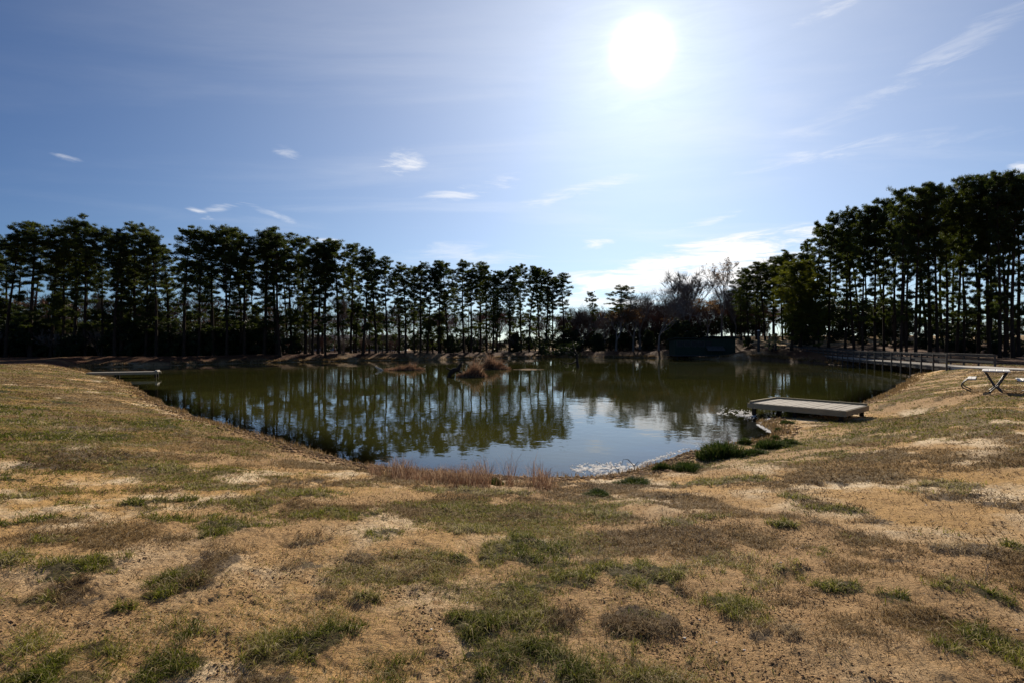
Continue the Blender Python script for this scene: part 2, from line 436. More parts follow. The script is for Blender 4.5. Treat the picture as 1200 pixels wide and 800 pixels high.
def ground_mat():
    m, t = newmat('ground_soil')
    P = t.node('ShaderNodeNewGeometry').outputs['Position']
    g, mm, dd, cv, lit = [t.attr(k) for k in ('green', 'mixed', 'dry', 'cover', 'litter')]
    wet = t.attr('wet')
    n1 = t.noise(P, .9, 6, .6); n2 = t.noise(P, 9, 6, .65); n3 = t.noise(P, 70, 5, .6); n4 = t.noise(P, .22, 4, .5)
    n5 = t.noise(t.mapping(P, (1, 2.2, 1), (0, 0, R(12))), 15, 6, .74, .6)
    sand = t.mix(t.mapr(n1, .38, .56), (.76, .59, .38), (.52, .31, .115))
    sand = t.mix(t.mapr(n4, .42, .60), sand, (.44, .275, .13))
    sand = t.mix(t.mapr(n2, .52, .72), sand, (.33, .19, .085))
    # specks of old thatch and roots, with tiny bump shadows painted in
    sp = t.math('MULTIPLY', t.mapr(n5, .58, .65), t.mapr(t.noise(P, 1.3, 4, .6), .44, .60))
    sand = t.mix(t.math('MULTIPLY', sp, .9), sand, (.085, .05, .022))
    thatch = t.mix(t.mapr(n3, .35, .65), (.19, .125, .045), (.06, .041, .02))
    thatch = t.mix(t.mapr(n1, .45, .62), thatch, (.25, .15, .05))
    shaded_soil_g = t.mix(t.mapr(n3, .35, .65), (.05, .048, .016), (.02, .019, .009))  # soil under green turf, darkened as painted shadow beneath the tufts
    br = t.math('MULTIPLY_ADD', t.math('SUBTRACT', t.noise(P, 22, 5, .7), .5), 1.3, 0)
    def m_(a, k): return t.math('MULTIPLY', t.mapr(t.math('ADD', a, br), .35, .75), k)
    c = t.mix(m_(cv, .85), sand, thatch)
    c = t.mix(m_(dd, .9), c, (.115, .088, .062))
    c = t.mix(m_(mm, .9), c, t.mix(n2, (.12, .09, .035), (.055, .05, .02)))
    c = t.mix(m_(g, .92), c, shaded_soil_g)
    litc = t.mix(t.mapr(n3, .4, .6), (.11, .042, .018), (.035, .017, .010))  # leaf litter colour, also paints the shade of the far bank
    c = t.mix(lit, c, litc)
    # damp, darker earth at the water's edge
    c = t.mix(t.math('MULTIPLY', wet, .8), c, (.07, .043, .024))
    h = t.math('ADD', t.math('MULTIPLY', n2, .55), t.math('MULTIPLY', n3, .22))
    h = t.math('ADD', h, t.math('MULTIPLY', n5, .55))
    nrm = bump(t, h, 1.0, .07)
    return finish(m, t, c, .95, nrm, .12)

def leaf_mat(name, c1, c2, trans=.45, scale=.8):
    m, t = newmat(name)
    n = t.noise(objc(t), scale, 4, .6); n2 = t.noise(objc(t), scale*9, 2, .5)
    r = orand(t)
    f = t.mapr(t.math('ADD', t.math('MULTIPLY', n, .7), t.math('ADD', t.math('MULTIPLY', n2, .25), t.math('MULTIPLY', r, .16))), .38, .74)
    c = t.mix(f, c1, c2)
    d = t.node('ShaderNodeBsdfPrincipled'); t.l.new(c, d.inputs['Base Color']); d.inputs['Roughness'].default_value = .6
    d.inputs['Specular IOR Level'].default_value = .3
    tr = t.node('ShaderNodeBsdfTranslucent'); t.l.new(t.mix(1.0, c, (1.3, 1.25, .5), 'MULTIPLY'), tr.inputs[0])
    mx = t.node('ShaderNodeMixShader'); mx.inputs[0].default_value = trans
    t.l.new(d.outputs[0], mx.inputs[1]); t.l.new(tr.outputs[0], mx.inputs[2])
    o = t.node('ShaderNodeOutputMaterial'); t.l.new(mx.outputs[0], o.inputs[0]); return m
def blade_mat(name, stops, trans=.4):
    m, t = newmat(name); a = t.attr('tone')
    cr = t.node('ShaderNodeValToRGB'); e = cr.color_ramp.elements
    while len(e) < len(stops): e.new(.5)
    for i, (p, c) in enumerate(stops): e[i].position = p; e[i].color = (*c, 1)
    t.l.new(a, cr.inputs[0]); c = cr.outputs[0]
    d = t.node('ShaderNodeBsdfPrincipled'); t.l.new(c, d.inputs['Base Color']); d.inputs['Roughness'].default_value = .65
    d.inputs['Specular IOR Level'].default_value = .05
    tr = t.node('ShaderNodeBsdfTranslucent'); t.l.new(c, tr.inputs[0])
    mx = t.node('ShaderNodeMixShader'); mx.inputs[0].default_value = trans
    t.l.new(d.outputs[0], mx.inputs[1]); t.l.new(tr.outputs[0], mx.inputs[2])
    o = t.node('ShaderNodeOutputMaterial'); t.l.new(mx.outputs[0], o.inputs[0]); return m

def water_mat():
    m, t = newmat('pond_water')
    P = t.node('ShaderNodeNewGeometry').outputs['Position']
    sh = t.attr('shallow')
    n1 = t.noise(t.mapping(P, (1, 1.0, 1)), 2.6, 3, .5); n2 = t.noise(t.mapping(P, (1, 1, 1), (0, 0, R(30))), .55, 3, .5)
    calm = t.mapr(t.noise(P, .07, 3, .5), .40, .62, .25, 1.0)
    h = t.math('MULTIPLY', t.math('ADD', t.math('MULTIPLY', n1, .3), n2), calm)
    nrm = bump(t, h, 1.0, .013)
    murk = t.mix(t.mapr(t.noise(P, .12, 4, .6), .35, .65), (.032, .034, .009), (.050, .047, .011))
    dif = t.node('ShaderNodeBsdfDiffuse'); t.l.new(murk, dif.inputs[0])
    tra = t.node('ShaderNodeBsdfTransparent'); tra.inputs[0].default_value = (.62, .48, .22, 1)
    body = t.node('ShaderNodeMixShader'); t.l.new(sh, body.inputs[0]); t.l.new(dif.outputs[0], body.inputs[1]); t.l.new(tra.outputs[0], body.inputs[2])
    gl = t.node('ShaderNodeBsdfGlossy'); gl.inputs['Roughness'].default_value = .012; t.l.new(nrm, gl.inputs['Normal'])
    gl.inputs[0].default_value = (.95, .98, 1, 1)
    fr = t.node('ShaderNodeFresnel'); fr.inputs[0].default_value = 1.40; t.l.new(nrm, fr.inputs['Normal'])
    mx = t.node('ShaderNodeMixShader'); t.l.new(fr.outputs[0], mx.inputs[0]); t.l.new(body.outputs[0], mx.inputs[1]); t.l.new(gl.outputs[0], mx.inputs[2])
    o = t.node('ShaderNodeOutputMaterial'); t.l.new(mx.outputs[0], o.inputs[0]); return m

M_ground = ground_mat(); M_water = water_mat()
M_pbark = simple_mat('pine_bark', (.016, .011, .008), (.05, .033, .023), 5, .95, .9, .03, (1, 1, .25))
M_bbark = simple_mat('bare_bark', (.11, .09, .078), (.22, .185, .16), 6, .9, .6, .01, (1, 1, .3))
M_rbark = simple_mat('red_twigs', (.14, .075, .055), (.21, .12, .09), 6, .9, .5, .01)
M_twig = simple_mat('brown_twigs', (.05, .032, .026), (.11, .07, .052), 6, .95, .3, .01, spec=.05)
M_needle = leaf_mat('pine_needles', (.020, .034, .010), (.068, .084, .018), .48)
M_ylw = leaf_mat('bright_foliage', (.055, .070, .012), (.15, .155, .022), .5)
M_ever = leaf_mat('evergreen_leaves', (.016, .026, .009), (.042, .052, .014), .25)
M_brown = leaf_mat('brown_leaves', (.10, .052, .025), (.20, .10, .045), .4)
M_pale = leaf_mat('pale_leaves', (.22, .20, .09), (.34, .30, .16), .4)
M_wood = simple_mat('grey_deck_wood', (.27, .235, .19), (.43, .39, .33), 6, .8, .5, .004, (1, 12, 12))
M_wood2 = simple_mat('treated_wood', (.22, .18, .11), (.33, .28, .18), 4, .85, .5, .004, (1, 8, 8))
M_dwood = simple_mat('dark_weathered_wood', (.035, .032, .03), (.08, .075, .07), 5, .85, .5, .004, (8, 1, 8))
M_dead = simple_mat('dead_wood', (.012, .010, .008), (.04, .033, .027), 8, .9, .8, .01)
M_bdeck = simple_mat('bridge_deck_wood', (.20, .18, .155), (.32, .29, .25), 4, .8, .5, .004, (1, 12, 12))
M_rail = simple_mat('bridge_rail_wood', (.04, .038, .035), (.085, .08, .074), 4, .8, .5, .004)
M_hut = simple_mat('dark_green_paint', (.012, .026, .019), (.021, .038, .029), 3, .7, .3, .004, (8, 8, .5))
M_hroof = simple_mat('hut_roofing', (.014, .022, .020), (.026, .036, .033), 6, .8, .4, .004)
M_glass = simple_mat('dark_glass', (.003, .004, .005), (.006, .008, .009), 2, .45, .02, .001, spec=.25)
M_white = simple_mat('white_wall_paint', (.62, .60, .57), (.74, .72, .69), 2, .8, .2, .003)
M_roofg = simple_mat('grey_roof', (.22, .22, .22), (.34, .33, .32), 2, .7, .2, .003)
M_conc = simple_mat('concrete', (.40, .37, .32), (.54, .50, .44), 3, .85, .3, .004)
M_tabtop = simple_mat('pale_table_boards', (.60, .57, .52), (.76, .73, .68), 5, .55, .2, .003, (12, 1, 12), spec=.5)
M_metal = simple_mat('dark_coated_steel', (.015, .014, .014), (.04, .036, .034), 20, .45, .1, .001, spec=.5)
M_foam = simple_mat('dried_foam', (.62, .58, .52), (.82, .79, .74), 9, .8, .4, .01)
M_clod = simple_mat('sandy_clods', (.20, .12, .06), (.40, .25, .13), 7, .95, .6, .004)
M_debris = simple_mat('leaf_debris', (.05, .033, .02), (.20, .12, .06), 9, .9, .4, .003)
M_gblade = blade_mat('green_blades', [(0, (.042, .055, .007)), (.4, (.135, .150, .014)), (.65, (.27, .25, .035)), (.82, (.32, .26, .11)), (1, (.50, .41, .25))])
M_dblade = blade_mat('dry_blades', [(0, (.08, .05, .026)), (.4, (.20, .128, .055)), (.72, (.33, .23, .11)), (1, (.55, .44, .29))])
M_reed = blade_mat('reed_blades', [(0, (.09, .045, .03)), (.5, (.26, .145, .085)), (1, (.50, .36, .23))], .35)
M_tuft = blade_mat('sedge_blades', [(0, (.018, .034, .008)), (.6, (.050, .080, .014)), (1, (.15, .15, .04))], .3)

# ------------------------------------------------------------------ ground sheet
def build_ground():
    rs = [0.0, .4, .8, 1.1, 1.4]
    r = 1.6
    while r < 1800:
        rs.append(r); r += min(max(.022, .0017*r*r), .012*r+.25) if r < 130 else r*.08
    rs = np.array(rs)
    a = []
    ang = -180.0
    while ang < 180:
        a.append(ang); ang += .13 if abs(ang) < 52 else (.7 if abs(ang) < 75 else 3.0)
    a = np.radians(np.array(a)); na = len(a); nr = len(rs)
    RR, AA = np.meshgrid(rs[1:], a, indexing='ij')
    x = (RR*np.sin(AA)).ravel(); y = (RR*np.cos(AA)).ravel()
    x = np.concatenate([[0.0], x]); y = np.concatenate([[0.0], y])
    d = pond_sd(x, y)
    z = ground_z(x, y, d)
    g, m, dr, cv = masks(x, y, d)
    tuftz = np.maximum(np.maximum(g, m*.8), dr*.5)*(.4+.6*fbm(x*4, y*4, 91, 3))*.022*(d > .3)
    z = z+tuftz
    # floor under the woods: fallen needles and leaves, colour darkened for tree shade
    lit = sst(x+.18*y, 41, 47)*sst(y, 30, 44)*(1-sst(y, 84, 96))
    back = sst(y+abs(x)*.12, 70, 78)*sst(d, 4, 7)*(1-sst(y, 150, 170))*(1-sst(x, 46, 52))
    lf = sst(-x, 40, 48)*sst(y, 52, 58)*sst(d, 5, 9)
    fb = sst(y+abs(x)*.25, 52, 60)*sst(d, .2, 1.2)*(1-sst(d, 8, 10))  # far bank's shade painted as dark litter colour, broken for lit bits
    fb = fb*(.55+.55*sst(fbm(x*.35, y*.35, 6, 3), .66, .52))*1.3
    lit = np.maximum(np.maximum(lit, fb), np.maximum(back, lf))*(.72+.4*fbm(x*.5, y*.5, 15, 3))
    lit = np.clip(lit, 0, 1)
    wet = np.where(d < 0, 1, 1-sst(d, .05, .35+1.6*fbm(x*1.6, y*1.6, 18, 4)*fbm(x*.8, y*.8, 8, 3)))
    V = np.stack([x, y, z], 1)
    i = np.arange(nr-2)[:, None]; j = np.arange(na)[None, :]; j2 = (j+1) % na
    q = np.stack([1+i*na+j, 1+i*na+j2, 1+(i+1)*na+j2, 1+(i+1)*na+j], -1).reshape(-1, 4)[:, ::-1]
    fan = np.stack([np.zeros(na, int), 1+(np.arange(na)+1) % na, 1+np.arange(na)], 1)
    T = np.concatenate([q[:, [0, 1, 2]], q[:, [0, 2, 3]], fan])
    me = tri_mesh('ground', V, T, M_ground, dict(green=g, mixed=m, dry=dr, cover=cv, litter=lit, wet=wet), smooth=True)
    return tag(link('ground', me), 'sandy ground with thin dry grass around the pond', kind='structure')
build_ground()

# ------------------------------------------------------------------ water sheet
def build_water():
    xs = np.arange(-56, 52, .5); ys = np.concatenate([np.arange(8.5, 24, .22), np.arange(24, 118, .8)])
    X, Y = np.meshgrid(xs, ys, indexing='ij'); x, y = X.ravel(), Y.ravel()
    d = pond_sd(x, y)
    sh = 1-sst(-d, .1, 2.0)
    sh = np.where(y > 30, 1-sst(-d, .1, .6), sh)
    for (ix, iy, a, b) in ISLETS:
        sh = np.maximum(sh, .8*(1-sst(np.hypot((x-ix)/(a+1.2), (y-iy)/(b+1.6)), .6, 1.0)))
    nx, ny = X.shape
    i = np.arange(nx-1)[:, None]; j = np.arange(ny-1)[None, :]
    q = np.stack([i*ny+j, (i+1)*ny+j, (i+1)*ny+j+1, i*ny+j+1], -1).reshape(-1, 4)
    cent = d[q].min(axis=1)
    q = q[cent < .5]
    used, inv = np.unique(q, return_inverse=True); q = inv.reshape(-1, 4)
    V = np.stack([x, y, np.zeros_like(x)], 1)[used]
    me = tri_mesh('water', V, q, M_water, dict(shallow=sh[used]), smooth=True)
    return tag(link('water', me), 'still olive pond water mirroring the pines', kind='structure')
build_water()

# ------------------------------------------------------------------ tree builders (return lists of part meshes)
def leafs(centres, radii, per, ln, wd, up=.3, flat=1.0, seed=0):
    """small leaf-sized triangles scattered in clumps"""
    r = np.random.default_rng(seed)
    C = np.repeat(np.asarray(centres, float), per, axis=0); Rr = np.repeat(np.asarray(radii, float), per)
    n = len(C)
    v = r.normal(size=(n, 3)); v /= np.linalg.norm(v, axis=1)[:, None]
    rad = Rr*np.cbrt(r.random(n))**1.0
    off = v*rad[:, None]; off[:, 2] *= flat
    P = C+off
    dirv = v*.8+r.normal(size=(n, 3))*.5; dirv[:, 2] += up
    dirv /= np.linalg.norm(dirv, axis=1)[:, None]
    s = np.cross(dirv, r.normal(size=(n, 3))); s /= np.linalg.norm(s, axis=1)[:, None]
    L = ln*(.6+.8*r.random(n))[:, None]; W = wd*(.7+.6*r.random(n))[:, None]
    a = P-dirv*L*.5-s*W*.5; b = P-dirv*L*.5+s*W*.5; c = P+dirv*L*.5
    return np.stack([a, b, c], 1).reshape(-1, 3)
def leaf_mesh(name, V, mat):
    return tri_mesh(name, V, np.arange(len(V)).reshape(-1, 3), mat)

def pine_meshes(seed, H=18.0, base=.46, rad=2.3, dens=1.0, low=6, full=1.0):
    rd = random.Random(seed); mb = MB()
    lean = rd.uniform(-.6, .6); ph = rd.uniform(0, 6)
    def axis(z):
        t = z/H; return Vector((lean*t*t*2+.12*math.sin(ph+t*4), .12*math.cos(ph+t*5), z))
    zs = [0, .25, .8] + [H*k/14 for k in range(2, 15)]
    r0 = rd.uniform(.17, .23)
    mb.tube([axis(z) for z in [-.3]+zs], [r0*1.5]+[r0*(1.3 if z == 0 else 1.1 if z < .5 else 1)*max(.12, (1-z/H)**.75) for z in zs], 8)
    C, RR = [], []
    n = int(42*dens)
    az = rd.uniform(0, 6)
    lobes = [(rd.uniform(0, 6.28), rd.uniform(.65, 1.25)) for _ in range(5)]
    for i in range(n):
        t = (i+.5)/n
        z = H*(base+(1-base)*(t**.72)*.985)+rd.uniform(-.25, .15)
        az += 2.4+rd.uniform(-.6, .6)
        prof = (math.sin(min(1, t*1.15+.12)*math.pi*.62))*(1-.62*t**2.6)
        if rd.random() < .16: prof *= .35
        lob = 1
        for (la, lv) in lobes: lob += (lv-1)*max(0, math.cos(az-la+t*3))*.6
        L = rad*prof*lob*rd.uniform(.7, 1.12)
        L = max(L, .45)
        p0 = axis(z); rise = rd.uniform(-.05, .35)+.55*t
        dv = Vector((math.cos(az), math.sin(az), rise))
        pts = [p0]; k = 4
        for s in range(1, k+1):
            f = s/k
            pts.append(p0+dv*L*f+Vector((rd.uniform(-.1, .1), rd.uniform(-.1, .1), -.12*L*math.sin(f*3.1)+.05*L*f)))
        mb.tube(pts, [.055*(1-.6*t)+.01]+[.04*(1-s/(k+.6))*(1-.5*t)+.008 for s in range(1, k+1)], 4, cap=False)
        nc = 4+int(L*2.5*full)
        for c in range(nc):
            f = rd.uniform(.42, 1.05) if c else 1.0
            q = p0+dv*L*f+Vector((rd.gauss(0, .26), rd.gauss(0, .26), rd.gauss(.06, .14)))*(.5+.35*L)
            C.append(tuple(q)); RR.append(rd.uniform(.20, .46))
    for _ in range(5):
        q = axis(H*rd.uniform(.95, 1.0)); C.append((q.x+rd.gauss(0, .3), q.y+rd.gauss(0, .3), q.z-.1)); RR.append(rd.uniform(.3, .45))
    # dead and thin limbs lower on the trunk
    for i in range(low):
        z = H*rd.uniform(.2, base); a = rd.uniform(0, 6.28); L = rd.uniform(.6, 1.9)
        p0 = axis(z); dv = Vector((math.cos(a), math.sin(a), rd.uniform(-.15, .25)))
        mb.tube([p0, p0+dv*L*.5+Vector((0, 0, .05)), p0+dv*L+Vector((rd.uniform(-.2, .2), 0, rd.uniform(-.25, .1)))], [.03, .02, .006], 3, cap=False)
        if rd.random() < .75:
            for c in range(4):
                q = p0+dv*L*rd.uniform(.6, 1.05); C.append((q.x+rd.gauss(0, .15), q.y+rd.gauss(0, .15), q.z+rd.gauss(0, .08))); RR.append(rd.uniform(.2, .38))
    V = leafs(C, RR, 56, .32, .052, .4, .66, seed)
    return mb.mesh('pine_trunk', M_pbark, True), leaf_mesh('pine_crown', V, M_needle)

def bare_meshes(seed, H=12.0, spread=.55, stems=1, mat=None, twigs=3, levels=5, leafy=0.0, leafmat=None, r0=.2, fork=.25):
    rd = random.Random(seed); tr = MB(); br = MB(); C, RR = [], []
    tips = []
    def grow(p, d, L, r, lv, mb):
        k = 3; pts = [p]; q = Vector(p); dd = Vector(d)
        for s in range(k):
            kk = .03 if lv == 0 else .09
            dd = (dd+Vector((rd.gauss(0, kk), rd.gauss(0, kk), rd.gauss(.05, .05)))).normalized()
            q = q+dd*L/k; pts.append(q.copy())
        mb.tube(pts, [r*(1-.35*s/k) for s in range(k+1)], 6 if lv == 0 else (4 if lv < 3 else 3), cap=False)
        if lv >= levels:
            tips.append((q.copy(), dd.copy())); return
        nb = rd.choice((2, 3, 3)) if lv < levels-1 else twigs
        for b in range(nb):
            sp = spread*rd.uniform(.6, 1.25)
            perp = dd.orthogonal().normalized(); perp.rotate(Matrix.Rotation(rd.uniform(0, 6.28)+b*2.1, 3, dd))
            nd = (dd+perp*sp+Vector((0, 0, .10))).normalized()
            at = pts[-1] if b < 2 or lv == 0 else pts[rd.choice((1, 2))]
            grow(at, nd, L*rd.uniform(.62, .84), max(.010, r*.63), lv+1, br)
    L0 = H*fork
    for s in range(stems):
        a = rd.uniform(0, 6.28)
        d = Vector((math.cos(a)*.25*(stems > 1), math.sin(a)*.25*(stems > 1), 1)).normalized()
        grow(Vector((math.cos(a)*.1*(stems > 1), math.sin(a)*.1*(stems > 1), -.2)), d, L0, r0*(1 if stems == 1 else .6), 0, tr)
    # hair-fine end twigs
    TV = []
    for (q, dd) in tips:
        for _ in range(6):
            e = (dd+Vector((rd.gauss(0, .4), rd.gauss(0, .4), rd.gauss(.15, .3)))).normalized()
            l = rd.uniform(.4, 1.2)*H/14; s = e.orthogonal().normalized()*.018
            TV += [q-s, q+s, q+e*l]
            if leafy and rd.random() < leafy:
                C.append(tuple(q+e*l*.7)); RR.append(.3)
    n = len(br.v)
    for k in range(0, len(TV), 3):
        br.v += [tuple(v) for v in TV[k:k+3]]; br.f.append((n+k, n+k+1, n+k+2))
    top = max([q.z for q, _ in tips])+.3
    sc = H/top
    for m in (tr, br): m.v = [(v[0]*sc, v[1]*sc, v[2]*sc) for v in m.v]
    out = [tr.mesh('bare_trunk', mat or M_bbark, True), br.mesh('bare_branches', mat or M_bbark)]
    if leafy:
        V = leafs([tuple(c_*sc for c_ in c) for c in C], RR, 9, .16, .12, 0, 1, seed)
        out.append(leaf_mesh('leaves', V, leafmat))
    return out

def bush_meshes(seed, H=3.0, W=3.0, mat=None, per=90, nc=70, leaf=.22, lwd=.10):
    rd = random.Random(seed); st = MB(); C, RR = [], []
    for i in range(7):
        a = rd.uniform(0, 6.28); l = rd.uniform(.5, .9)*H
        e = Vector((math.cos(a)*W*.3*rd.random(), math.sin(a)*W*.3*rd.random(), l))
        st.tube([(0, 0, -.2), e*.5+Vector((0, 0, .1)), e], [.06, .04, .01], 4, cap=False)
    lob = [(rd.uniform(0, 6.28), rd.uniform(.6, 1.2)) for _ in range(4)]
    for i in range(nc):
        z = rd.uniform(.04, 1)**.9; a = rd.uniform(0, 6.28)
        w = 1
        for la, lv in lob: w += (lv-1)*max(0, math.cos(a-la))
        rr = W*.5*w*math.sqrt(max(.02, 1-(abs(z-.38)/.66)**2))*rd.uniform(.25, 1)
        C.append((math.cos(a)*rr, math.sin(a)*rr, z*H*rd.uniform(.85, 1.05))); RR.append(rd.uniform(.10, .2)*H**.6)
    V = leafs(C, RR, per, leaf, lwd, .1, .8, seed)
    return st.mesh('bush_stems', M_dead, True), leaf_mesh('foliage', V, mat or M_ever)

def plant_at(protos, kinds, names, x, y, s, rz, label, cat, group=None, first=[0], zoff=-.05, sxy=None):
    root = empty(kinds, (x, y, gz(x, y)+zoff), rz, s if sxy is None else (sxy*s, sxy*s, s))
    for me, nm in zip(protos, names): link(nm, me, root)
    tag(root, label, cat, group)
    return root
ORD = 'first second third fourth fifth sixth seventh eighth ninth tenth eleventh twelfth thirteenth fourteenth fifteenth sixteenth seventeenth eighteenth nineteenth twentieth'.split()
def place_nth(px, marks, counts):
    """words that count from the nearest landmark to the left"""
    k = max(i for i, (mx, _) in enumerate(marks) if px >= mx)
    n = counts.get(k, 0); counts[k] = n+1
    return ORD[min(n, 19)], marks[k][1]

# ---- one source tree of each kind, then copies with obj.copy()
class Kind:
    def __init__(s, name, protos, parts, H):
        s.name = name; s.H = H; s.src = []
        for p in protos: s.src.append((p, parts))
        s.roots = [None]*len(protos)
    def put(s, i, x, y, h, label, cat, group=None, wide=1.0, rz=None, lift=-.08):
        i %= len(s.src)
        if s.roots[i] is None:
            r = empty(s.name)
            for me, nm in zip(s.src[i][0], s.src[i][1]): link(nm, me, r)
            s.roots[i] = r
        else: r = copy_tree(s.roots[i])
        k = h/s.H
        r.location = (x, y, gz(x, y)+lift); r.scale = (k*wide, k*wide, k)
        r.rotation_euler = (random.gauss(0, .022), random.gauss(0, .022), random.uniform(0, 6.28) if rz is None else rz)
        for key in ('label', 'category', 'group', 'kind'):
            if key in r: del r[key]
        return tag(r, label, cat, group)

pines = Kind('pine_tree', [pine_meshes(100+i, 18, [.42, .5, .38, .46, .55, .40, .48, .34, .5, .44][i], [2.5, 2.2, 2.7, 2.4, 2.1, 2.6, 2.3, 2.9, 2.0, 2.5][i], [1, .9, 1.15, 1, .85, 1.1, .95, 1.25, .8, 1][i], [12, 16, 10, 18, 14, 12, 20, 10, 16, 13][i]) for i in range(10)], ('trunk', 'crown'), 18)
thinp = Kind('pine_tree', [pine_meshes(200+i, 18, [.60, .66, .56][i], [1.7, 1.5, 1.9][i], .62, 10) for i in range(3)], ('trunk', 'crown'), 18)
bares = Kind('bare_tree', [bare_meshes(300, 14, .50, levels=6, fork=.22), bare_meshes(301, 14, .40, levels=6, fork=.2), bare_meshes(302, 14, .52, levels=6, fork=.2), bare_meshes(303, 14, .36, stems=3, levels=4, fork=.3)], ('trunk', 'branches'), 14)
reds = Kind('bare_tree', [bare_meshes(310, 9, .5, mat=M_rbark, levels=5, r0=.09), bare_meshes(311, 9, .6, mat=M_rbark, stems=3, levels=4, r0=.09)], ('trunk', 'branches'), 9)
brownt = Kind('brown_leaved_tree', [bare_meshes(320, 12, .5, levels=5, leafy=.5, leafmat=M_brown), bare_meshes(321, 12, .4, levels=5, leafy=.35, leafmat=M_brown)], ('trunk', 'branches', 'leaves'), 12)
evb = Kind('evergreen_bush', [bush_meshes(400+i, 3, [3.4, 3, 2.4, 3.8][i]) for i in range(4)], ('stems', 'foliage'), 3)
redb = Kind('bare_shrub', [bare_meshes(410, 3.2, .6, mat=M_rbark, stems=6, levels=3, r0=.035, twigs=4, fork=.3), bare_meshes(411, 3.2, .7, mat=M_bbark, stems=7, levels=3, r0=.03, twigs=4, fork=.28)], ('stems', 'twigs'), 3.2)
young = Kind('young_pine', [pine_meshes(420, 9, .12, 2.2, .9, 0), pine_meshes(421, 9, .18, 1.8, .8, 0)], ('trunk', 'crown'), 9)

def curve(x, pts):
    return float(np.interp(x, [p[0] for p in pts], [p[1] for p in pts]))
# ---- front row across the pond: column of trunk, skyline height of the crown
rowD = [(-120, 66), (0, 69), (100, 70), (200, 73), (300, 78), (400, 86), (450, 92), (520, 101), (600, 108), (650, 118), (760, 122)]
left_row = [(-75, 258), (-48, 262), (-22, 260), (8, 266), (37, 262), (58, 265), (72, 275), (88, 263), (101, 259), (118, 268), (135, 273), (144, 277), (159, 266), (170, 274), (184, 280), (197, 288), (214, 267), (232, 272), (248, 280), (264, 269), (282, 270), (287, 275),
            (309, 272), (324, 268), (328, 276), (343, 284), (358, 275), (365, 290), (374, 284), (382, 285), (399, 285), (412, 287), (426, 293), (440, 300), (453, 303), (468, 322), (476, 312), (485, 314), (492, 310), (502, 316), (515, 309), (525, 308), (543, 309), (552, 318), (562, 309), (571, 313), (577, 324), (582, 319), (596, 316),
            (611, 312), (620, 316), (632, 314), (640, 318), (648, 326), (661, 322)]
marks = [(-999, 'left of the picture edge'), (0, 'rightwards from the left picture edge'), (115, 'rightwards from the landward end of the dock'), (183, 'rightwards from the water end of the dock'), (340, 'rightwards from the middle of the left bank'), (455, 'rightwards from above the left reed islet'), (535, 'rightwards from above the driftwood stump'), (600, 'rightwards from above the rear reed islet')]
cnt = {}
for i, (px, top) in enumerate(left_row):
    D = curve(px, rowD)+random.uniform(-1.5, 3.0); x = (px-600)/F*D
    h = EYE+(HZ-top)*D/F-gz(x, D)
    n, lm = place_nth(px, marks, cnt)
    pines.put((i*7+3) % 10, x, D, h, f'front row pine across the pond, {n} {lm}', 'pine tree', 'front row of pines across the pond', wide=random.uniform(1.0, 1.28)*(1.25 if px == 661 else 1))
# ---- rows behind
for k in range(44):
    px = -60+k*16.4+random.uniform(-5, 5)
    D = curve(px, rowD)+random.uniform(6, 22); x = (px-600)/F*D
    tp = curve(px, [(p[0], p[1]) for p in left_row])+random.uniform(14, 48)
    h = max(8, EYE+(HZ-tp)*D/F-gz(x, D))
    (thinp if k % 4 else pines).put(k, x, D, h, 'slim pine half hidden in the rows behind the front pines across the pond', 'pine tree', 'pines hidden behind the front row')
# ---- single pines at the right end of the row
for (px, top, D, i, w_, lb) in [(697, 343, 124, 8, .95, 'small slender pine standing alone between the long pine row and the rounder pine'),
                           (729, 337, 126, 7, 1.6, 'round topped pine rising behind the rusty brown leaved trees'),
                           (716, 360, 130, 5, 1.4, 'low pine left behind the round topped pine')]:
    x = (px-600)/F*D; pines.put(i, x, D, EYE+(HZ-top)*D/F-gz(x, D), lb, 'pine tree', wide=w_)
# ---- dense pines behind the posts, left of the grove
cl = [(868, 322, 112), (877, 315, 108), (886, 311, 110), (896, 309, 106), (906, 305, 108), (917, 302, 104), (928, 296, 104), (872, 340, 118), (890, 330, 120), (905, 328, 118), (920, 325, 116), (938, 300, 104)]
for i, (px, top, D) in enumerate(cl):
    x = (px-600)/F*D
    pines.put((7, 2, 5, 0)[i % 4], x, D, EYE+(HZ-top)*D/F-gz(x, D), f'pine in the dense clump behind the pale posts, {ORD[i]} counting rightwards' if i < 7 else 'pine buried at the back of the dense clump behind the pale posts', 'pine tree', 'dense pine clump behind the posts', wide=1.25)
# ---- grove on the right
rt = [(944, 282), (955, 262), (970, 255), (990, 249), (1000, 256), (1011, 246), (1026, 242), (1035, 236), (1048, 240), (1057, 226), (1063, 232), (1074, 221), (1089, 222), (1098, 217), (1108, 222), (1122, 216), (1129, 220), (1146, 209), (1161, 212), (1171, 205), (1179, 208), (1188, 203), (1195, 207), (1212, 200), (1228, 204), (1246, 196), (1268, 196), (1292, 190)]
cnt = {}
mr = [(0, 'rightwards from the bright green tree'), (1040, 'rightwards from the middle of the footbridge'), (1111, 'rightwards from the near end of the rail'), (1200, 'beyond the right picture edge')]
for i, (px, top) in enumerate(rt):
    D = F*(22.0+random.uniform(-.8, .8)-1.8)/(HZ-top)+random.uniform(-1.5, 2); x = (px-600)/F*D
    h = EYE+(HZ-top)*D/F-gz(x, D)
    n, lm = place_nth(px, mr, cnt)
    pines.put((i*3+1) % 10, x, D, h, f'tall front pine of the right grove, {n} {lm}', 'pine tree', 'tall pines at the front of the right hand grove', wide=random.uniform(.66, .88))
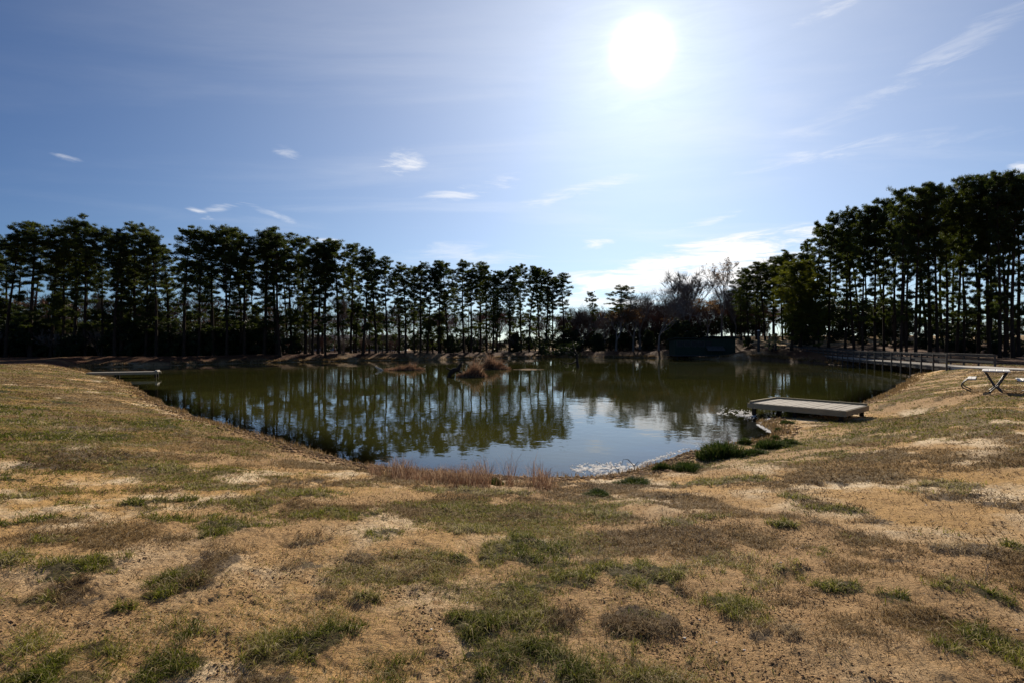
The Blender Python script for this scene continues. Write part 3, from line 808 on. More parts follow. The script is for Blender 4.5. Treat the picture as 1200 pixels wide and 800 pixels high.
for k in range(18):
    px = 948+k*14+random.uniform(-5, 5)
    tp = curve(px, rt)+random.uniform(14, 60)
    D = curve(px, [(940, 98), (1000, 88), (1100, 76), (1200, 68), (1300, 62)])+random.uniform(3, 24); x = (px-600)/F*D
    (thinp if k % 2 else pines).put(k, x, D, EYE+(HZ-tp)*D/F-gz(x, D), 'slimmer pine standing deeper inside the right hand grove', 'pine tree', 'pines inside the right hand grove')
# ---- bright leafy trees at the end of the footbridge
yt = Kind('bright_green_tree', [pine_meshes(500, 14, .10, 3.6, 2.0, 0, 1.4), pine_meshes(501, 14, .06, 3.0, 1.7, 0, 1.4)], ('trunk', 'crown'), 14)
for p, _ in yt.src: p[1].materials[0] = M_ylw
yt.put(0, 46.6, 85, 14.5, 'yellow green leafy tree leaning over the far end of the footbridge', 'tree', wide=1.15)
yt.put(1, 49.6, 83, 11.0, 'shorter yellow green tree right beside the tree at the far footbridge end', 'tree', wide=1.1)
young.put(0, 50.5, 90, 12, 'dark young pine behind the bright green tree', 'young pine', wide=1.3)
# ---- bare and brown trees in the gap
for (K, i, px, top, D, w_, lb) in [
   (bares, 0, 772, 349, 107, 1.15, 'bare forked tree standing at the water edge left of the green hut'),
   (bares, 1, 806, 320, 116, 1.25, 'tall bare tree fanning out behind the left end of the green hut'),
   (brownt, 1, 846, 306, 119, .8, 'tallest thin tree with a few brown leaves behind the green hut'),
   (bares, 3, 826, 340, 124, 1, 'many stemmed bare tree between the two tall ones behind the hut'),
   (brownt, 0, 829, 350, 120, 1.3, 'round brown leaved tree right behind the green hut'),
   (bares, 1, 792, 336, 126, 1.1, 'pale bare tree left of the tall fanning tree behind the hut'),
   (bares, 3, 762, 352, 128, 1.2, 'many stemmed pale bare tree behind the forked water edge tree'),
   (bares, 0, 716, 356, 132, 1.1, 'pale bare tree poking up left of the round topped pine'),
   (bares, 2, 668, 360, 130, 1.1, 'pale bare tree just right of the end of the pine row'),
   (bares, 1, 858, 330, 126, 1.0, 'pale bare tree between the tallest thin tree and the pine clump'),
   (bares, 2, 750, 343, 122, 1.2, 'bare tree left of the forked water edge tree'),
   (brownt, 0, 742, 362, 118, 1.3, 'rusty brown leaved tree right of the round topped pine'),
   (brownt, 1, 722, 362, 117, 1.6, 'rusty brown leaved tree below the round topped pine'),
   (bares, 2, 862, 350, 122, 1, 'bare tree left of the dense pine clump'),
   (bares, 0, 890, 302, 124, .8, 'bare tree whose twigs rise over the dense pine clump'),
   (bares, 1, 682, 362, 126, 1.3, 'grey bare tree behind the dead snag'),
   (bares, 3, 706, 368, 124, 1.3, 'bushy bare tree just right of the slender pine'),
   (brownt, 1, 787, 372, 120, 1.2, 'low brown tree behind the forked water edge tree')]:
    x = (px-600)/F*D; K.put(i, x, D, EYE+(HZ-top)*D/F-gz(x, D), lb, 'tree', wide=w_)
for k, (px, top, D) in enumerate([(798, 374, 109), (791, 385, 108), (760, 388, 116), (700, 392, 120), (668, 386, 122), (528, 392, 103), (604, 390, 112), (876, 395, 100), (932, 392, 96), (945, 388, 92)]):
    x = (px-600)/F*D
    lbs = ['dark evergreen bush rising behind the left end of the green hut', 'dark evergreen bush touching the left wall of the green hut', 'green bush between the two bare trees on the far bank', 'green bush behind the slender pine', 'dark bush right of the end of the pine row',
           'round dark bush on the far bank above the left reed islet', 'green bush behind the pines above the reed mound', 'dark bush between the hut and the pale posts', 'dark bush at the left end of the footbridge', 'dark bush under the bright green tree']
    evb.put(k, x, D, EYE+(HZ-top)*D/F-gz(x, D), lbs[k], 'bush')
# ---- undergrowth behind and between the front row
for k in range(46):
    px = -40+k*8.6+random.uniform(-4, 4); D = curve(px, rowD)+random.uniform(1, 9); x = (px-600)/F*D
    h = random.uniform(2.2, 4.6)*(1.15 if px < 320 else .75)
    evb.put(k+1, x, D, h, 'dark evergreen bush in the undergrowth beneath the pines across the pond', 'bush', 'evergreen undergrowth across the pond')
for k in range(34):
    px = -30+k*20.5+random.uniform(-8, 8); D = curve(px, rowD)+random.uniform(3, 14); x = (px-600)/F*D
    redb.put(k, x, D, random.uniform(2.6, 4.8), 'leafless twiggy shrub in the undergrowth beneath the pines across the pond', 'shrub', 'bare shrubs across the pond', wide=1.2)
for k in range(30):
    px = -30+k*21+random.uniform(-9, 9); D = curve(px, rowD)+random.uniform(10, 26); x = (px-600)/F*D
    (reds if k % 3 else bares).put(k, x, D, random.uniform(7.5, 11.5), 'leafless tree half hidden behind the pines across the pond', 'tree', 'bare trees behind the pine rows')
for k, px in enumerate([14, 40, 74, 112, 128, 150, 176, 222, 258, 300, 348, 418, 440, 500, 508, 516]):
    D = curve(px, rowD)+random.uniform(1.5, 9); x = (px-600)/F*D
    young.put(k, x, D, random.uniform(6, 9.5), 'young pine with low boughs growing between the tall pine trunks', 'young pine', 'young pines beneath the far row', wide=random.uniform(.9, 1.35))
for k in range(20):
    px = 664+k*13+random.uniform(-4, 4); D = 126+random.uniform(0, 16); x = (px-600)/F*D
    reds.put(k, x, D, random.uniform(7, 9.5)*.95, 'leafless reddish tree in the brown wood behind the pond', 'tree', 'reddish bare trees in the gap', wide=1.2)
for k in range(12):
    px = 960+k*26+random.uniform(-8, 8); D = curve(px, [(940, 104), (1000, 98), (1100, 92), (1200, 80), (1300, 70)])+random.uniform(6, 20); x = (px-600)/F*D
    young.put(k, x, D, random.uniform(4.5, 8), 'low pine sapling inside the right hand grove', 'young pine', 'saplings in the right hand grove', wide=1.2)
for (px, top, D, lb) in [(1140, 364, 150, 'dark bushy pine standing in the field beyond the right hand grove'), (1058, 372, 160, 'dark tree across the field beyond the footbridge'), (1106, 374, 155, 'brownish green tree across the field left of the bushy pine')]:
    x = (px-600)/F*D; young.put(k, x, D, EYE+(HZ-top)*D/F-gz(x, D), lb, 'pine tree', wide=1.7)
    k += 1
r_ = evb.put(1, (905-600)/F*88, 88, 3.0, 'pale yellow leaved shrub at the water by the posts', 'shrub', wide=1.1)
pm = bush_meshes(450, 3, 3.2, M_pale, per=26, nc=46, leaf=.2, lwd=.12)
for ch, me in zip(r_.children, pm): ch.data = me

for k in range(16):
    px = 975+k*19+random.uniform(-7, 7); D = curve(px, [(940, 96), (1000, 86), (1100, 70), (1200, 60), (1300, 54)])+random.uniform(0, 9); x = (px-600)/F*D
    evb.put(k, x, D, random.uniform(.9, 1.9), 'low dark brush at the foot of the pines in the right hand grove', 'bush', 'low brush in the right hand grove', wide=1.5)
# ---- far-off wood that closes the view
def far_wood(name, label, spots, mat, hs):
    me = bares.src[0][0]; Vs = []; Fs = []; off = 0
    meshes = []
    for m in me[:2]:
        v = np.zeros(len(m.vertices)*3, np.float32); m.vertices.foreach_get('co', v)
        fl = [tuple(p.vertices) for p in m.polygons]
        tri = np.array([(a[0], a[1], a[2]) for a in fl]+[(a[0], a[2], a[3]) for a in fl if len(a) > 3])
        meshes.append((v.reshape(-1, 3), tri))
    for (x, y) in spots:
        s = rng.uniform(*hs)/14; a = rng.uniform(0, 6.28); ca, sa = math.cos(a), math.sin(a); z = gz(x, y)-.2
        for v, tr in meshes:
            w = v*s; w = np.stack([w[:, 0]*ca-w[:, 1]*sa+x, w[:, 0]*sa+w[:, 1]*ca+y, w[:, 2]+z], 1)
            Vs.append(w); Fs.append(tr+off); off += len(w)
    o = link(name, tri_mesh(name, np.concatenate(Vs), np.concatenate(Fs), mat))
    tag(o, label, 'woods', kind='stuff')
sp = []
for k in range(95):
    px = rng.uniform(-80, 1000); D = rng.uniform(138, 185) if px < 880 else rng.uniform(160, 200); sp.append(((px-600)/F*D, D))
far_wood('distant_bare_wood', 'leafless reddish brown wood far behind the pond', sp, M_rbark, (9, 13))
sp = []
for k in range(40):
    px = rng.uniform(1000, 1330); D = rng.uniform(210, 260); sp.append(((px-600)/F*D, D))
far_wood('distant_field_edge_wood', 'leafless grey wood on the far edge of the field at right', sp, M_bbark, (7, 11))
def mass(name, label, cat, spots, mat, per, ln, wd, up, flat=1.0, seed=9):
    C = [(x, y, z) for x, y, z, r in spots]; Rr = [q[3] for q in spots]
    tag(link(name, leaf_mesh(name, leafs(C, Rr, per, ln, wd, up, flat, seed), mat)), label, cat, kind='stuff')
def band(n, x0, x1, D0, D1, top, z0=.6, pw=1.0, rr=(.7, 1.5)):
    """clump centres between the ground and a ragged top line (heights by picture column)"""
    out = []
    for k in range(n):
        px = rng.uniform(x0, x1); D = rng.uniform(D0, D1); x = (px-600)/F*D; g = gz(x, D)
        hmax = curve(px, top)*(.72+.5*float(vnoise(np.array([px*.045]), np.array([D*.1]), 3)[0]))
        out.append((x, D, g+z0+(hmax-z0)*rng.random()**pw, rng.uniform(*rr)))
    return out
mass('distant_undergrowth', 'dark evergreen undergrowth filling the wood behind the pond', 'undergrowth',
     band(520, -140, 330, 80, 100, [(-140, 8.5), (100, 8.0), (200, 6.0), (330, 4.2)], pw=1.7) + band(360, 320, 680, 108, 132, [(320, 3.2), (680, 3.0)]) + band(330, 670, 900, 122, 138, [(680, 3.6), (900, 4.5)])
     + band(420, 925, 1065, 100, 122, [(925, 10), (1000, 9), (1065, 6)], z0=.2)
     + band(260, 1060, 1340, 78, 100, [(1060, 3.4), (1340, 3.0)], z0=.1, rr=(.4, .9)), M_ever, 90, .5, .22, 0, .7)
mass('distant_twiggy_wood', 'leafless reddish brown wood closing the view behind the pond', 'woods',
     band(560, -140, 330, 96, 125, [(-140, 9.5), (330, 9)]) + band(620, 320, 680, 122, 155, [(320, 9.5), (560, 9), (680, 8)]) + band(1500, 655, 900, 124, 150, [(655, 9), (740, 9.5), (800, 9.5), (900, 11)], pw=.8)
     + band(170, 1060, 1330, 200, 240, [(1060, 7), (1330, 5.5)]), M_twig, 84, 1.0, .05, .5, 1.1, 10)

# ------------------------------------------------------------------ buildings
def white_shed(x, y, L, W, H, rz, name, label):
    r = empty(name, (x, y, gz(x, y)), rz)
    b = MB(); b.box((0, 0, H/2-.2), (L, W, H+.4)); b.build('wall', M_white, r)
    b = MB(); n = 0
    hw = W/2+.35; hl = L/2+.4
    b.v = [(-hl, -hw, H+.0), (hl, -hw, H), (hl, 0, H+W*.22), (-hl, 0, H+W*.22), (-hl, hw, H), (hl, hw, H), (-hl, -hw, H+.12), (hl, -hw, H+.12), (hl, 0, H+W*.22+.12), (-hl, 0, H+W*.22+.12), (-hl, hw, H+.12), (hl, hw, H+.12)]
    b.f = [(0, 1, 2, 3)[::-1], (3, 2, 5, 4)[::-1], (6, 7, 8, 9), (9, 8, 11, 10), (0, 1, 7, 6), (4, 10, 11, 5), (0, 6, 9, 3), (3, 9, 10, 4), (1, 2, 8, 7), (2, 5, 11, 8)]
    b.build('roof', M_roofg, r)
    for k in range(int(L/3.5)):
        b = MB(); b.box((-L/2+1.8+k*3.5, -W/2-.02, H*.55), (1.1, .06, .9)); b.build('window', M_glass, r)
    tag(r, label, 'building')
white_shed((415-600)/F*150, 150, 30, 8, 2.5, R(4), 'low_white_building', 'long low white building glimpsed between the pine trunks')
white_shed((27-600)/F*98, 98, 4.5, 3, 2.0, R(-10), 'small_pale_shed', 'small pale shed glimpsed through the undergrowth at far left')

def hut():
    r = empty('lakeside_hut', (36.6, 99.0, 0), R(-3))
    tag(r, 'dark green wooden hut on stilts at the far water edge', 'hut')
    b = MB(); b.box((-.1, 0, 2.15), (11.0, 4.4, 2.9)); b.box((3.4, .05, 2.25), (4.4, 4.7, 3.1)); b.build('wall', M_hut, r)
    # battens
    b = MB()
    for k in range(26): b.box((-5.5+k*.42, -2.23, 1.45), (.05, .05, 1.4))
    b.build('batten', M_hut, r)
    b = MB(); b.box((-3.6, 0, 3.72), (4.6, 5.2, .16), rx=R(-3)); b.build('roof', M_hroof, r)
    b = MB(); b.box((1.0, 0, 3.66), (4.4, 5.0, .14), rx=R(-2)); b.build('roof', M_hroof, r)
    b = MB(); b.box((3.6, 0, 3.92), (5.4, 5.6, .16), rx=R(-3), ry=R(3)); b.build('roof', M_hroof, r)
    for k in range(4):
        x = -4.7+k*1.35
        f = MB()
        for (cx, cz, sx, sz) in ((x, 3.3, 1.15, .08), (x, 2.3, 1.15, .08), (x-.55, 2.8, .08, 1.0), (x+.55, 2.8, .08, 1.0)): f.box((cx, -2.25, cz), (sx, .1, sz))
        w = f.build('window', M_rail, r); g = MB(); g.box((x, -2.215, 2.8), (1.02, .04, .94)); g.build('pane', M_glass, w)
    g = MB(); g.box((.9, -2.22, 2.7), (1.5, .05, 1.1)); g.build('opening', M_glass, r)
    a = MB(); a.box((1.7, -2.95, 1.95), (3.2, 1.5, .07), rx=R(34)); a.build('awning', M_rail, r)
    a = MB(); a.box((-.1, -.2, .62), (11.6, 5.6, .16)); a.build('platform', M_dwood, r)
    for px in (-5.2, -2.6, 0, 2.6, 5.2):
        for py in (-2.5, 2.2):
            p = MB(); p.tube([(px, py, -.9), (px, py, .55)], .12, 8); p.build('stilt', M_dead, r)
hut()

# ------------------------------------------------------------------ footbridge
nr = [(32.4, 38, .95), (34.3, 43, .95), (36.2, 48, .94), (38.3, 54, .92), (40.3, 60, .92), (42.3, 65.5, .93), (44.2, 71, 1.02), (45.8, 76, 1.12), (46.9, 81, 1.22), (47.8, 86, 1.36), (48.4, 91, 1.5), (48.6, 96, 1.6)]
def resample(pts, step):
    P = [Vector(p) for p in pts]; out = [P[0]]; acc = 0
    for a, b in zip(P, P[1:]):
        L = (b-a).length; t = step-acc
        while t <= L: out.append(a+(b-a)*(t/L)); t += step
        acc = (acc+L) % step
    return out
def footbridge():
    r = empty('footbridge', (0, 0, 0)); tag(r, 'long curved wooden footbridge with railings at the right shore', 'footbridge')
    P = resample(nr, 2.4); W = 2.6
    T = []
    for i in range(len(P)):
        t = P[min(i+1, len(P)-1)]-P[max(i-1, 0)]; t.z = 0; t.normalize(); T.append(Vector((t.y, -t.x, 0)))
    dk = MB(); beam = MB()
    for i in range(len(P)-1):
        a, b = P[i], P[i+1]; L = (b-a).length; n = 16
        for k in range(n):
            q = a+(b-a)*((k+.5)/n); s = (T[i]*(1-(k+.5)/n)+T[i+1]*((k+.5)/n)).normalized()
            dk.box(tuple(q+s*W/2+Vector((0, 0, random.uniform(-.003, .003)))), (W, L/n-.012, .045), rz=math.atan2(s.y, s.x))
        for sd in (0.05, W-.05):
            m = (a+b)/2+(T[i]+T[i+1])/2*sd; d = b-a
            beam.box((m.x, m.y, m.z-.17), (L+.02, .06, .26), rz=math.atan2(d.y, d.x))
    dk.build('deck', M_bdeck, r); beam.build('side_beam', M_dwood, r)
    for sd, nm in ((-.04, 'near'), (W+.04, 'far')):
        rail = MB(); mid = MB()
        for i in range(len(P)-1):
            a = P[i]+T[i]*sd; b = P[i+1]+T[i+1]*sd; m = (a+b)/2; d = b-a; L = d.length; sl_ = math.atan2(d.z, math.hypot(d.x, d.y))
            rail.box((m.x, m.y, m.z+.96), (L+.03, .15, .045), rz=math.atan2(d.y, d.x), ry=-sl_)
            mid.box((m.x, m.y, m.z+.83), (L+.02, .045, .13), rz=math.atan2(d.y, d.x), ry=-sl_)
            mid.box((m.x, m.y, m.z+.42), (L+.02, .045, .15), rz=math.atan2(d.y, d.x), ry=-sl_)
        rail.build('handrail', M_rail, r); mid.build('rail_board', M_dwood, r)
        for i in range(len(P)):
            q = P[i]+T[i]*(sd+(-.075 if sd < 0 else .075)); g = gz(q.x, q.y)
            p = MB(); p.box((q.x, q.y, (q.z+.94+g-.3)/2), (.10, .10, q.z+.94-g+.3), rz=math.atan2(T[i].y, T[i].x)); p.build('post', M_dwood, r)
footbridge()
# pale path leading on from the bridge
def path():
    c = [(33.85, 38.2), (33.3, 35), (33.4, 32), (34.6, 28.5), (37.5, 25), (42, 21.5), (50, 17)]
    P = resample([(x, y, 0) for x, y in c], 1.0); V = []; Fc = []
    for i, p in enumerate(P):
        t = P[min(i+1, len(P)-1)]-P[max(i-1, 0)]; t.normalize(); s = Vector((t.y, -t.x, 0))
        for k in (-1.25, 1.25):
            q = p+s*k; V.append((q.x, q.y, gz(p.x, p.y)+.07+.03)); 
        for k in (-1.25, 1.25):
            q = p+s*k; V.append((q.x, q.y, gz(p.x, p.y)-.3))
    for i in range(len(P)-1):
        a = i*4; b = a+4
        Fc += [(a, a+1, b+1, b), (a+1, a+3, b+3, b+1), (a+2, a, b, b+2)]
    me = bpy.data.meshes.new('path'); me.from_pydata(V, [], Fc); me.materials.append(M_conc)
    tag(link('path', me), 'pale concrete path leading onto the footbridge', kind='structure')
path()

# ------------------------------------------------------------------ docks
def dock_right():
    r = empty('fishing_dock', (8.85, 19.15, 0), math.atan2(-.76, .65)); tag(r, 'grey plank fishing dock on the right shore of the pond', 'dock')
    L, W, zt = 3.15, 2.4, .45
    n = 15; b = MB()
    for k in range(n):
        b.box((L*(k+.5)/n, W/2, zt-.02+random.uniform(-.004, .004)), (L/n-.022, W-.12, .04), rz=0, bev=.004)
    b.build('deck_planks', M_wood, r)
    for (c, s) in (((L/2, -.005, zt-.105), (L+.09, .045, .19)), ((L/2, W+.005, zt-.105), (L+.09, .045, .19)), ((-.02, W/2, zt-.10), (.045, W-.04, .18)), ((L+.02, W/2, zt-.10), (.045, W-.04, .18))):
        q = MB(); q.box(c, s, bev=.006); q.build('fascia_board', M_wood2, r)
    for (c, s) in (((.045, W/2, zt+.035), (.09, W-.1, .065)), ((L/2, W-.045, zt+.035), (L, .09, .065))):
        q = MB(); q.box(c, s, bev=.006); q.build('kerb_board', M_wood2, r)
    for x in (.15, L/2, L-.15):
        for y in (.12, W-.12):
            q = MB(); q.box((x, y, -.1), (.12, .12, .7)); q.build('post', M_dead, r)
    q = MB(); q.box((L/2, W*.3, zt-.20), (L-.1, .05, .14)); q.box((L/2, W*.65, zt-.20), (L-.1, .05, .14)); q.build('joist', M_dead, r)
dock_right()
def dock_left():
    r = empty('narrow_dock', (-32.6, 39.2, 0), math.atan2(1.9, 4.1)); tag(r, 'narrow weathered dock on the left shore of the pond', 'dock')
    L, W, zt = 4.6, 1.1, .48; b = MB(); n = 30
    for k in range(n): b.box((L*(k+.5)/n, W/2, zt-.02), (L/n-.012, W, .04))
    b.build('deck_planks', M_bdeck, r)
    for y in (-.02, W+.02):
        q = MB(); q.box((L/2, y, zt-.11), (L+.04, .045, .18)); q.build('fascia_board', M_wood2, r)
    q = MB(); q.box((L-.15, W/2, zt+.05), (.16, W-.1, .09)); q.build('kerb_board', M_wood, r)
    for x in (1.8, L-.2):
        for y in (.1, W-.1):
            q = MB(); q.box((x, y, -.1), (.12, .12, 1.0)); q.build('post', M_dead, r)
dock_left()

# ------------------------------------------------------------------ picnic table and benches
def arc(cx, cz, rx, rz_, a0, a1, n, y):
    return [(cx+rx*math.cos(R(a0+(a1-a0)*k/n)), y, cz+rz_*math.sin(R(a0+(a1-a0)*k/n))) for k in range(n+1)]
TX, TY = 17.3, 18.3; TZ = gz(TX, TY)
TR = R(-43)
def picnic():
    r = empty('picnic_table', (TX, TY, TZ), TR); tag(r, 'pale topped picnic table on dark crossed steel legs on the lawn', 'table')
    b = MB()
    for k in range(4): b.box((-.27+k*.18, 0, .745), (.172, 1.8, .045), bev=.008)
    b.build('tabletop', M_tabtop, r)
    for y in (-.62, .62):
        b = MB()
        for s in (-1, 1):
            pts = [(s*.29, y, .72), (s*.06, y, .24), (-s*.06, y+.0, .12)]+[(-s*(.06+.13*t), y, .12-.125*math.sin(t*math.pi/2)) for t in (.35, .7, 1)]
            b.tube([(p[0], p[1]+s*.026, p[2]) for p in pts], .024, 8)
        b.tube([(-.31, y, .715), (.31, y, .715)], .02, 8)
        b.build('leg_frame', M_metal, r, smooth=True)
    b = MB(); b.tube([(0, -.62, .18), (0, .62, .18)], .02, 8); b.build('stretcher', M_metal, r, smooth=True)
picnic()
def bench(off, label):
    v = Matrix.Rotation(TR, 3, 'Z') @ Vector((off*.64, 0, 0))
    r = empty('picnic_bench', (TX+v.x, TY+v.y, TZ), TR); tag(r, label, 'bench', 'benches of the picnic table')
    b = MB()
    for k in (-.058, .058): b.box((k, 0, .45), (.11, 1.75, .04), bev=.008)
    b.build('seat', M_tabtop, r)
    s = 1 if off > 0 else -1
    for y in (-.6, .6):
        b = MB()
        pts = [(-s*.13, y, .425), (s*.10, y, .42)]+[(s*(.10+.17*math.sin(t*math.pi)), y, .42*(1-t)) for t in (.15, .3, .45, .6, .75)]+[(s*.13, y, .06), (s*.02, y, -.005)]
        b.tube(pts, .021, 8); b.build('leg', M_metal, r, smooth=True)
bench(-1, 'pale seated bench with curved dark legs left of the picnic table')
bench(1, 'pale seated bench with curved dark legs right of the picnic table')

# ------------------------------------------------------------------ posts, fence, snag, driftwood
def post(px, ytop, D, w_, label):
    x = (px-600)/F*D; g = gz(x, D); top = EYE+(HZ-ytop)*D/F
    r = empty('capped_post', (x, D, g)); tag(r, label, 'post', 'capped posts by the footbridge')
    b = MB(); b.tube([(0, 0, -.5), (0, 0, (top-g)*.5), (0, 0, top-g)], [w_, w_*.95, w_*.9], 10); b.build('shaft', M_dwood, r, smooth=True)
    b = MB(); b.tube([(0, 0, top-g), (0, 0, top-g+.08), (0, 0, top-g+.16)], [w_*1.15, w_*1.15, w_*.5], 10); b.build('cap', M_white, r)
post(889, 388, 90, .22, 'tallest of the three white capped posts left of the footbridge')
post(901.5, 391, 92, .13, 'thinnest middle one of the white capped posts left of the footbridge')
post(909, 391.5, 88, .17, 'rightmost of the three white capped posts beside the pale shrub')
def fence():
    r = empty('field_fence', (0, 0, 0)); tag(r, 'dark board fence across the sunlit field beyond the grove', 'fence')
    x0, x1, y0 = 92, 165, 132
    rl = MB()
    for k in range(24):
        xa = x0+(x1-x0)*k/24; xb = x0+(x1-x0)*(k+1)/24; za = gz(xa, y0); zb = gz(xb, y0)
        for h in (.5, .85, 1.2): rl.box(((xa+xb)/2, y0, (za+zb)/2+h), (xb-xa+.05, .04, .13), ry=-math.atan2(zb-za, xb-xa))
        p = MB(); p.box((xa, y0+.07, za+.6), (.12, .10, 1.5)); p.build('post', M_dead, r)
    rl.build('rails', M_dead, r)
fence()
def snag():
    x, y = 7.6, 60.0
    r = empty('dead_snag', (x, y, 0)); tag(r, 'leafless dead snag standing in the water beyond the reed mound', 'dead tree')
    b = MB()
    b.tube([(.25, 0, -.9), (.12, 0, .1), (0, 0, .9), (.05, .1, 1.4), (-.25, .1, 1.9), (-.45, 0, 2.6), (-.5, 0, 3.1)], [.20, .18, .15, .12, .10, .07, .03], 8)
    b.build('trunk', M_dead, r, smooth=True)
    l = MB()
    for pts, rr in [([(0, 0, 1.2), (-.5, .1, 1.75), (-1.0, .2, 1.95)], .05), ([(.03, 0, 1.5), (.5, .1, 1.9), (1.1, 0, 2.1), (1.5, 0, 2.5)], .045), ([(0, 0, .75), (-.6, 0, .42), (-1.3, 0, .45), (-1.9, .1, .75)], .06),
                    ([(-.3, .1, 2.0), (-.1, .2, 2.5), (.05, .2, 2.9)], .03), ([(-1.3, 0, .45), (-1.7, 0, .2), (-1.9, 0, -.1)], .035), ([(1.1, 0, 2.1), (1.5, .1, 2.1), (1.9, .1, 2.3)], .02), ([(-.42, 0, 2.5), (-.8, 0, 2.8)], .02)]:
        l.tube(pts, [1.5*rr*(1-.7*k/(len(pts)-1)) for k in range(len(pts))], 6)
    l.build('branches', M_dead, r, smooth=True)
snag()
def drift():
    r = empty('driftwood_stump', (-4.65, 42, 0)); tag(r, 'twisted black driftwood stump beside the middle reed islet', 'stump')
    b = MB()
    b.tube([(-.55, 0, -.2), (-.45, 0, .25), (-.1, .05, .55), (.25, 0, .62), (.4, 0, .95), (.55, 0, 1.25)], [.14, .19, .22, .18, .13, .05], 8)
    b.build('trunk', M_dead, r, smooth=True)
    b = MB(); b.tube([(.1, 0, .6), (.5, -.1, .35), (.7, -.1, -.2)], [.10, .08, .06], 7); b.tube([(-.3, 0, .5), (-.75, 0, .75), (-.85, 0, .6)], [.07, .05, .02], 6)
    b.tube([(.2, 0, .6), (.1, .1, 1.0), (.2, .1, 1.2)], [.05, .03, .01], 5); b.build('branches', M_dead, r, smooth=True)
    r = empty('pale_log', (-14.3, 53.2, .0), R(-25)); tag(r, 'short pale grey log at the left tip of the left reed islet', 'log')
    b = MB(); b.tube([(.1, 0, .38), (.4, 0, .24), (.8, .05, .10), (1.1, 0, -.05)], [.05, .10, .11, .09], 7); b.build('log_body', M_wood, r, smooth=True)
    b = MB(); b.tube([(.3, 0, .3), (.2, .1, .5)], [.03, .012], 5); b.build('branch_stub', M_wood, r, smooth=True)
    x, y, _ = unproj(np.array([745.]), np.array([556.])); x, y = float(x[0]), float(y[0])
    return
drift()

# ------------------------------------------------------------------ blades of grass
def blades(x, y, z, h, w, lean, tone, az=None, seg=2):
    """quads+tips for every blade; returns vertices, triangles and tone"""
    n = len(x); a = rng.uniform(0, 2*np.pi, n) if az is None else az
    dx, dy = np.cos(a), np.sin(a); b = rng.uniform(0, 2*np.pi, n); sx, sy = np.cos(b)*w/2, np.sin(b)*w/2
    base = np.stack([x, y, z-.004], 1); S = np.stack([sx, sy, np.zeros(n)], 1)
    mid = base+np.stack([dx*lean*h*.35, dy*lean*h*.35, h*.6], 1)
    tip = base+np.stack([dx*lean*h, dy*lean*h, h*np.clip(1-.35*lean, .25, 1)], 1)
    V = np.stack([base-S, base+S, mid+S*.75, mid-S*.75, tip], 1).reshape(-1, 3)
    o = (np.arange(n)*5)[:, None]
    T = np.concatenate([o+np.array([[0, 1, 2]]), o+np.array([[0, 2, 3]]), o+np.array([[3, 2, 4]])])
    return V, T, np.repeat(tone, 5)
def scatter(n, rmin, rmax, p=0.0, half=50):
    u = rng.random(n); r = rmin*(rmax/rmin)**u if p else rmin+(rmax-rmin)*u
    a = np.radians(rng.uniform(-half, half, n)); return r*np.sin(a), r*np.cos(a), r
def surf(x, y, d=None):
    if d is None: d = pond_sd(x, y)
    return ground_z(x, y, d)
def lodw(r, base): return np.maximum(base, .00095*r)
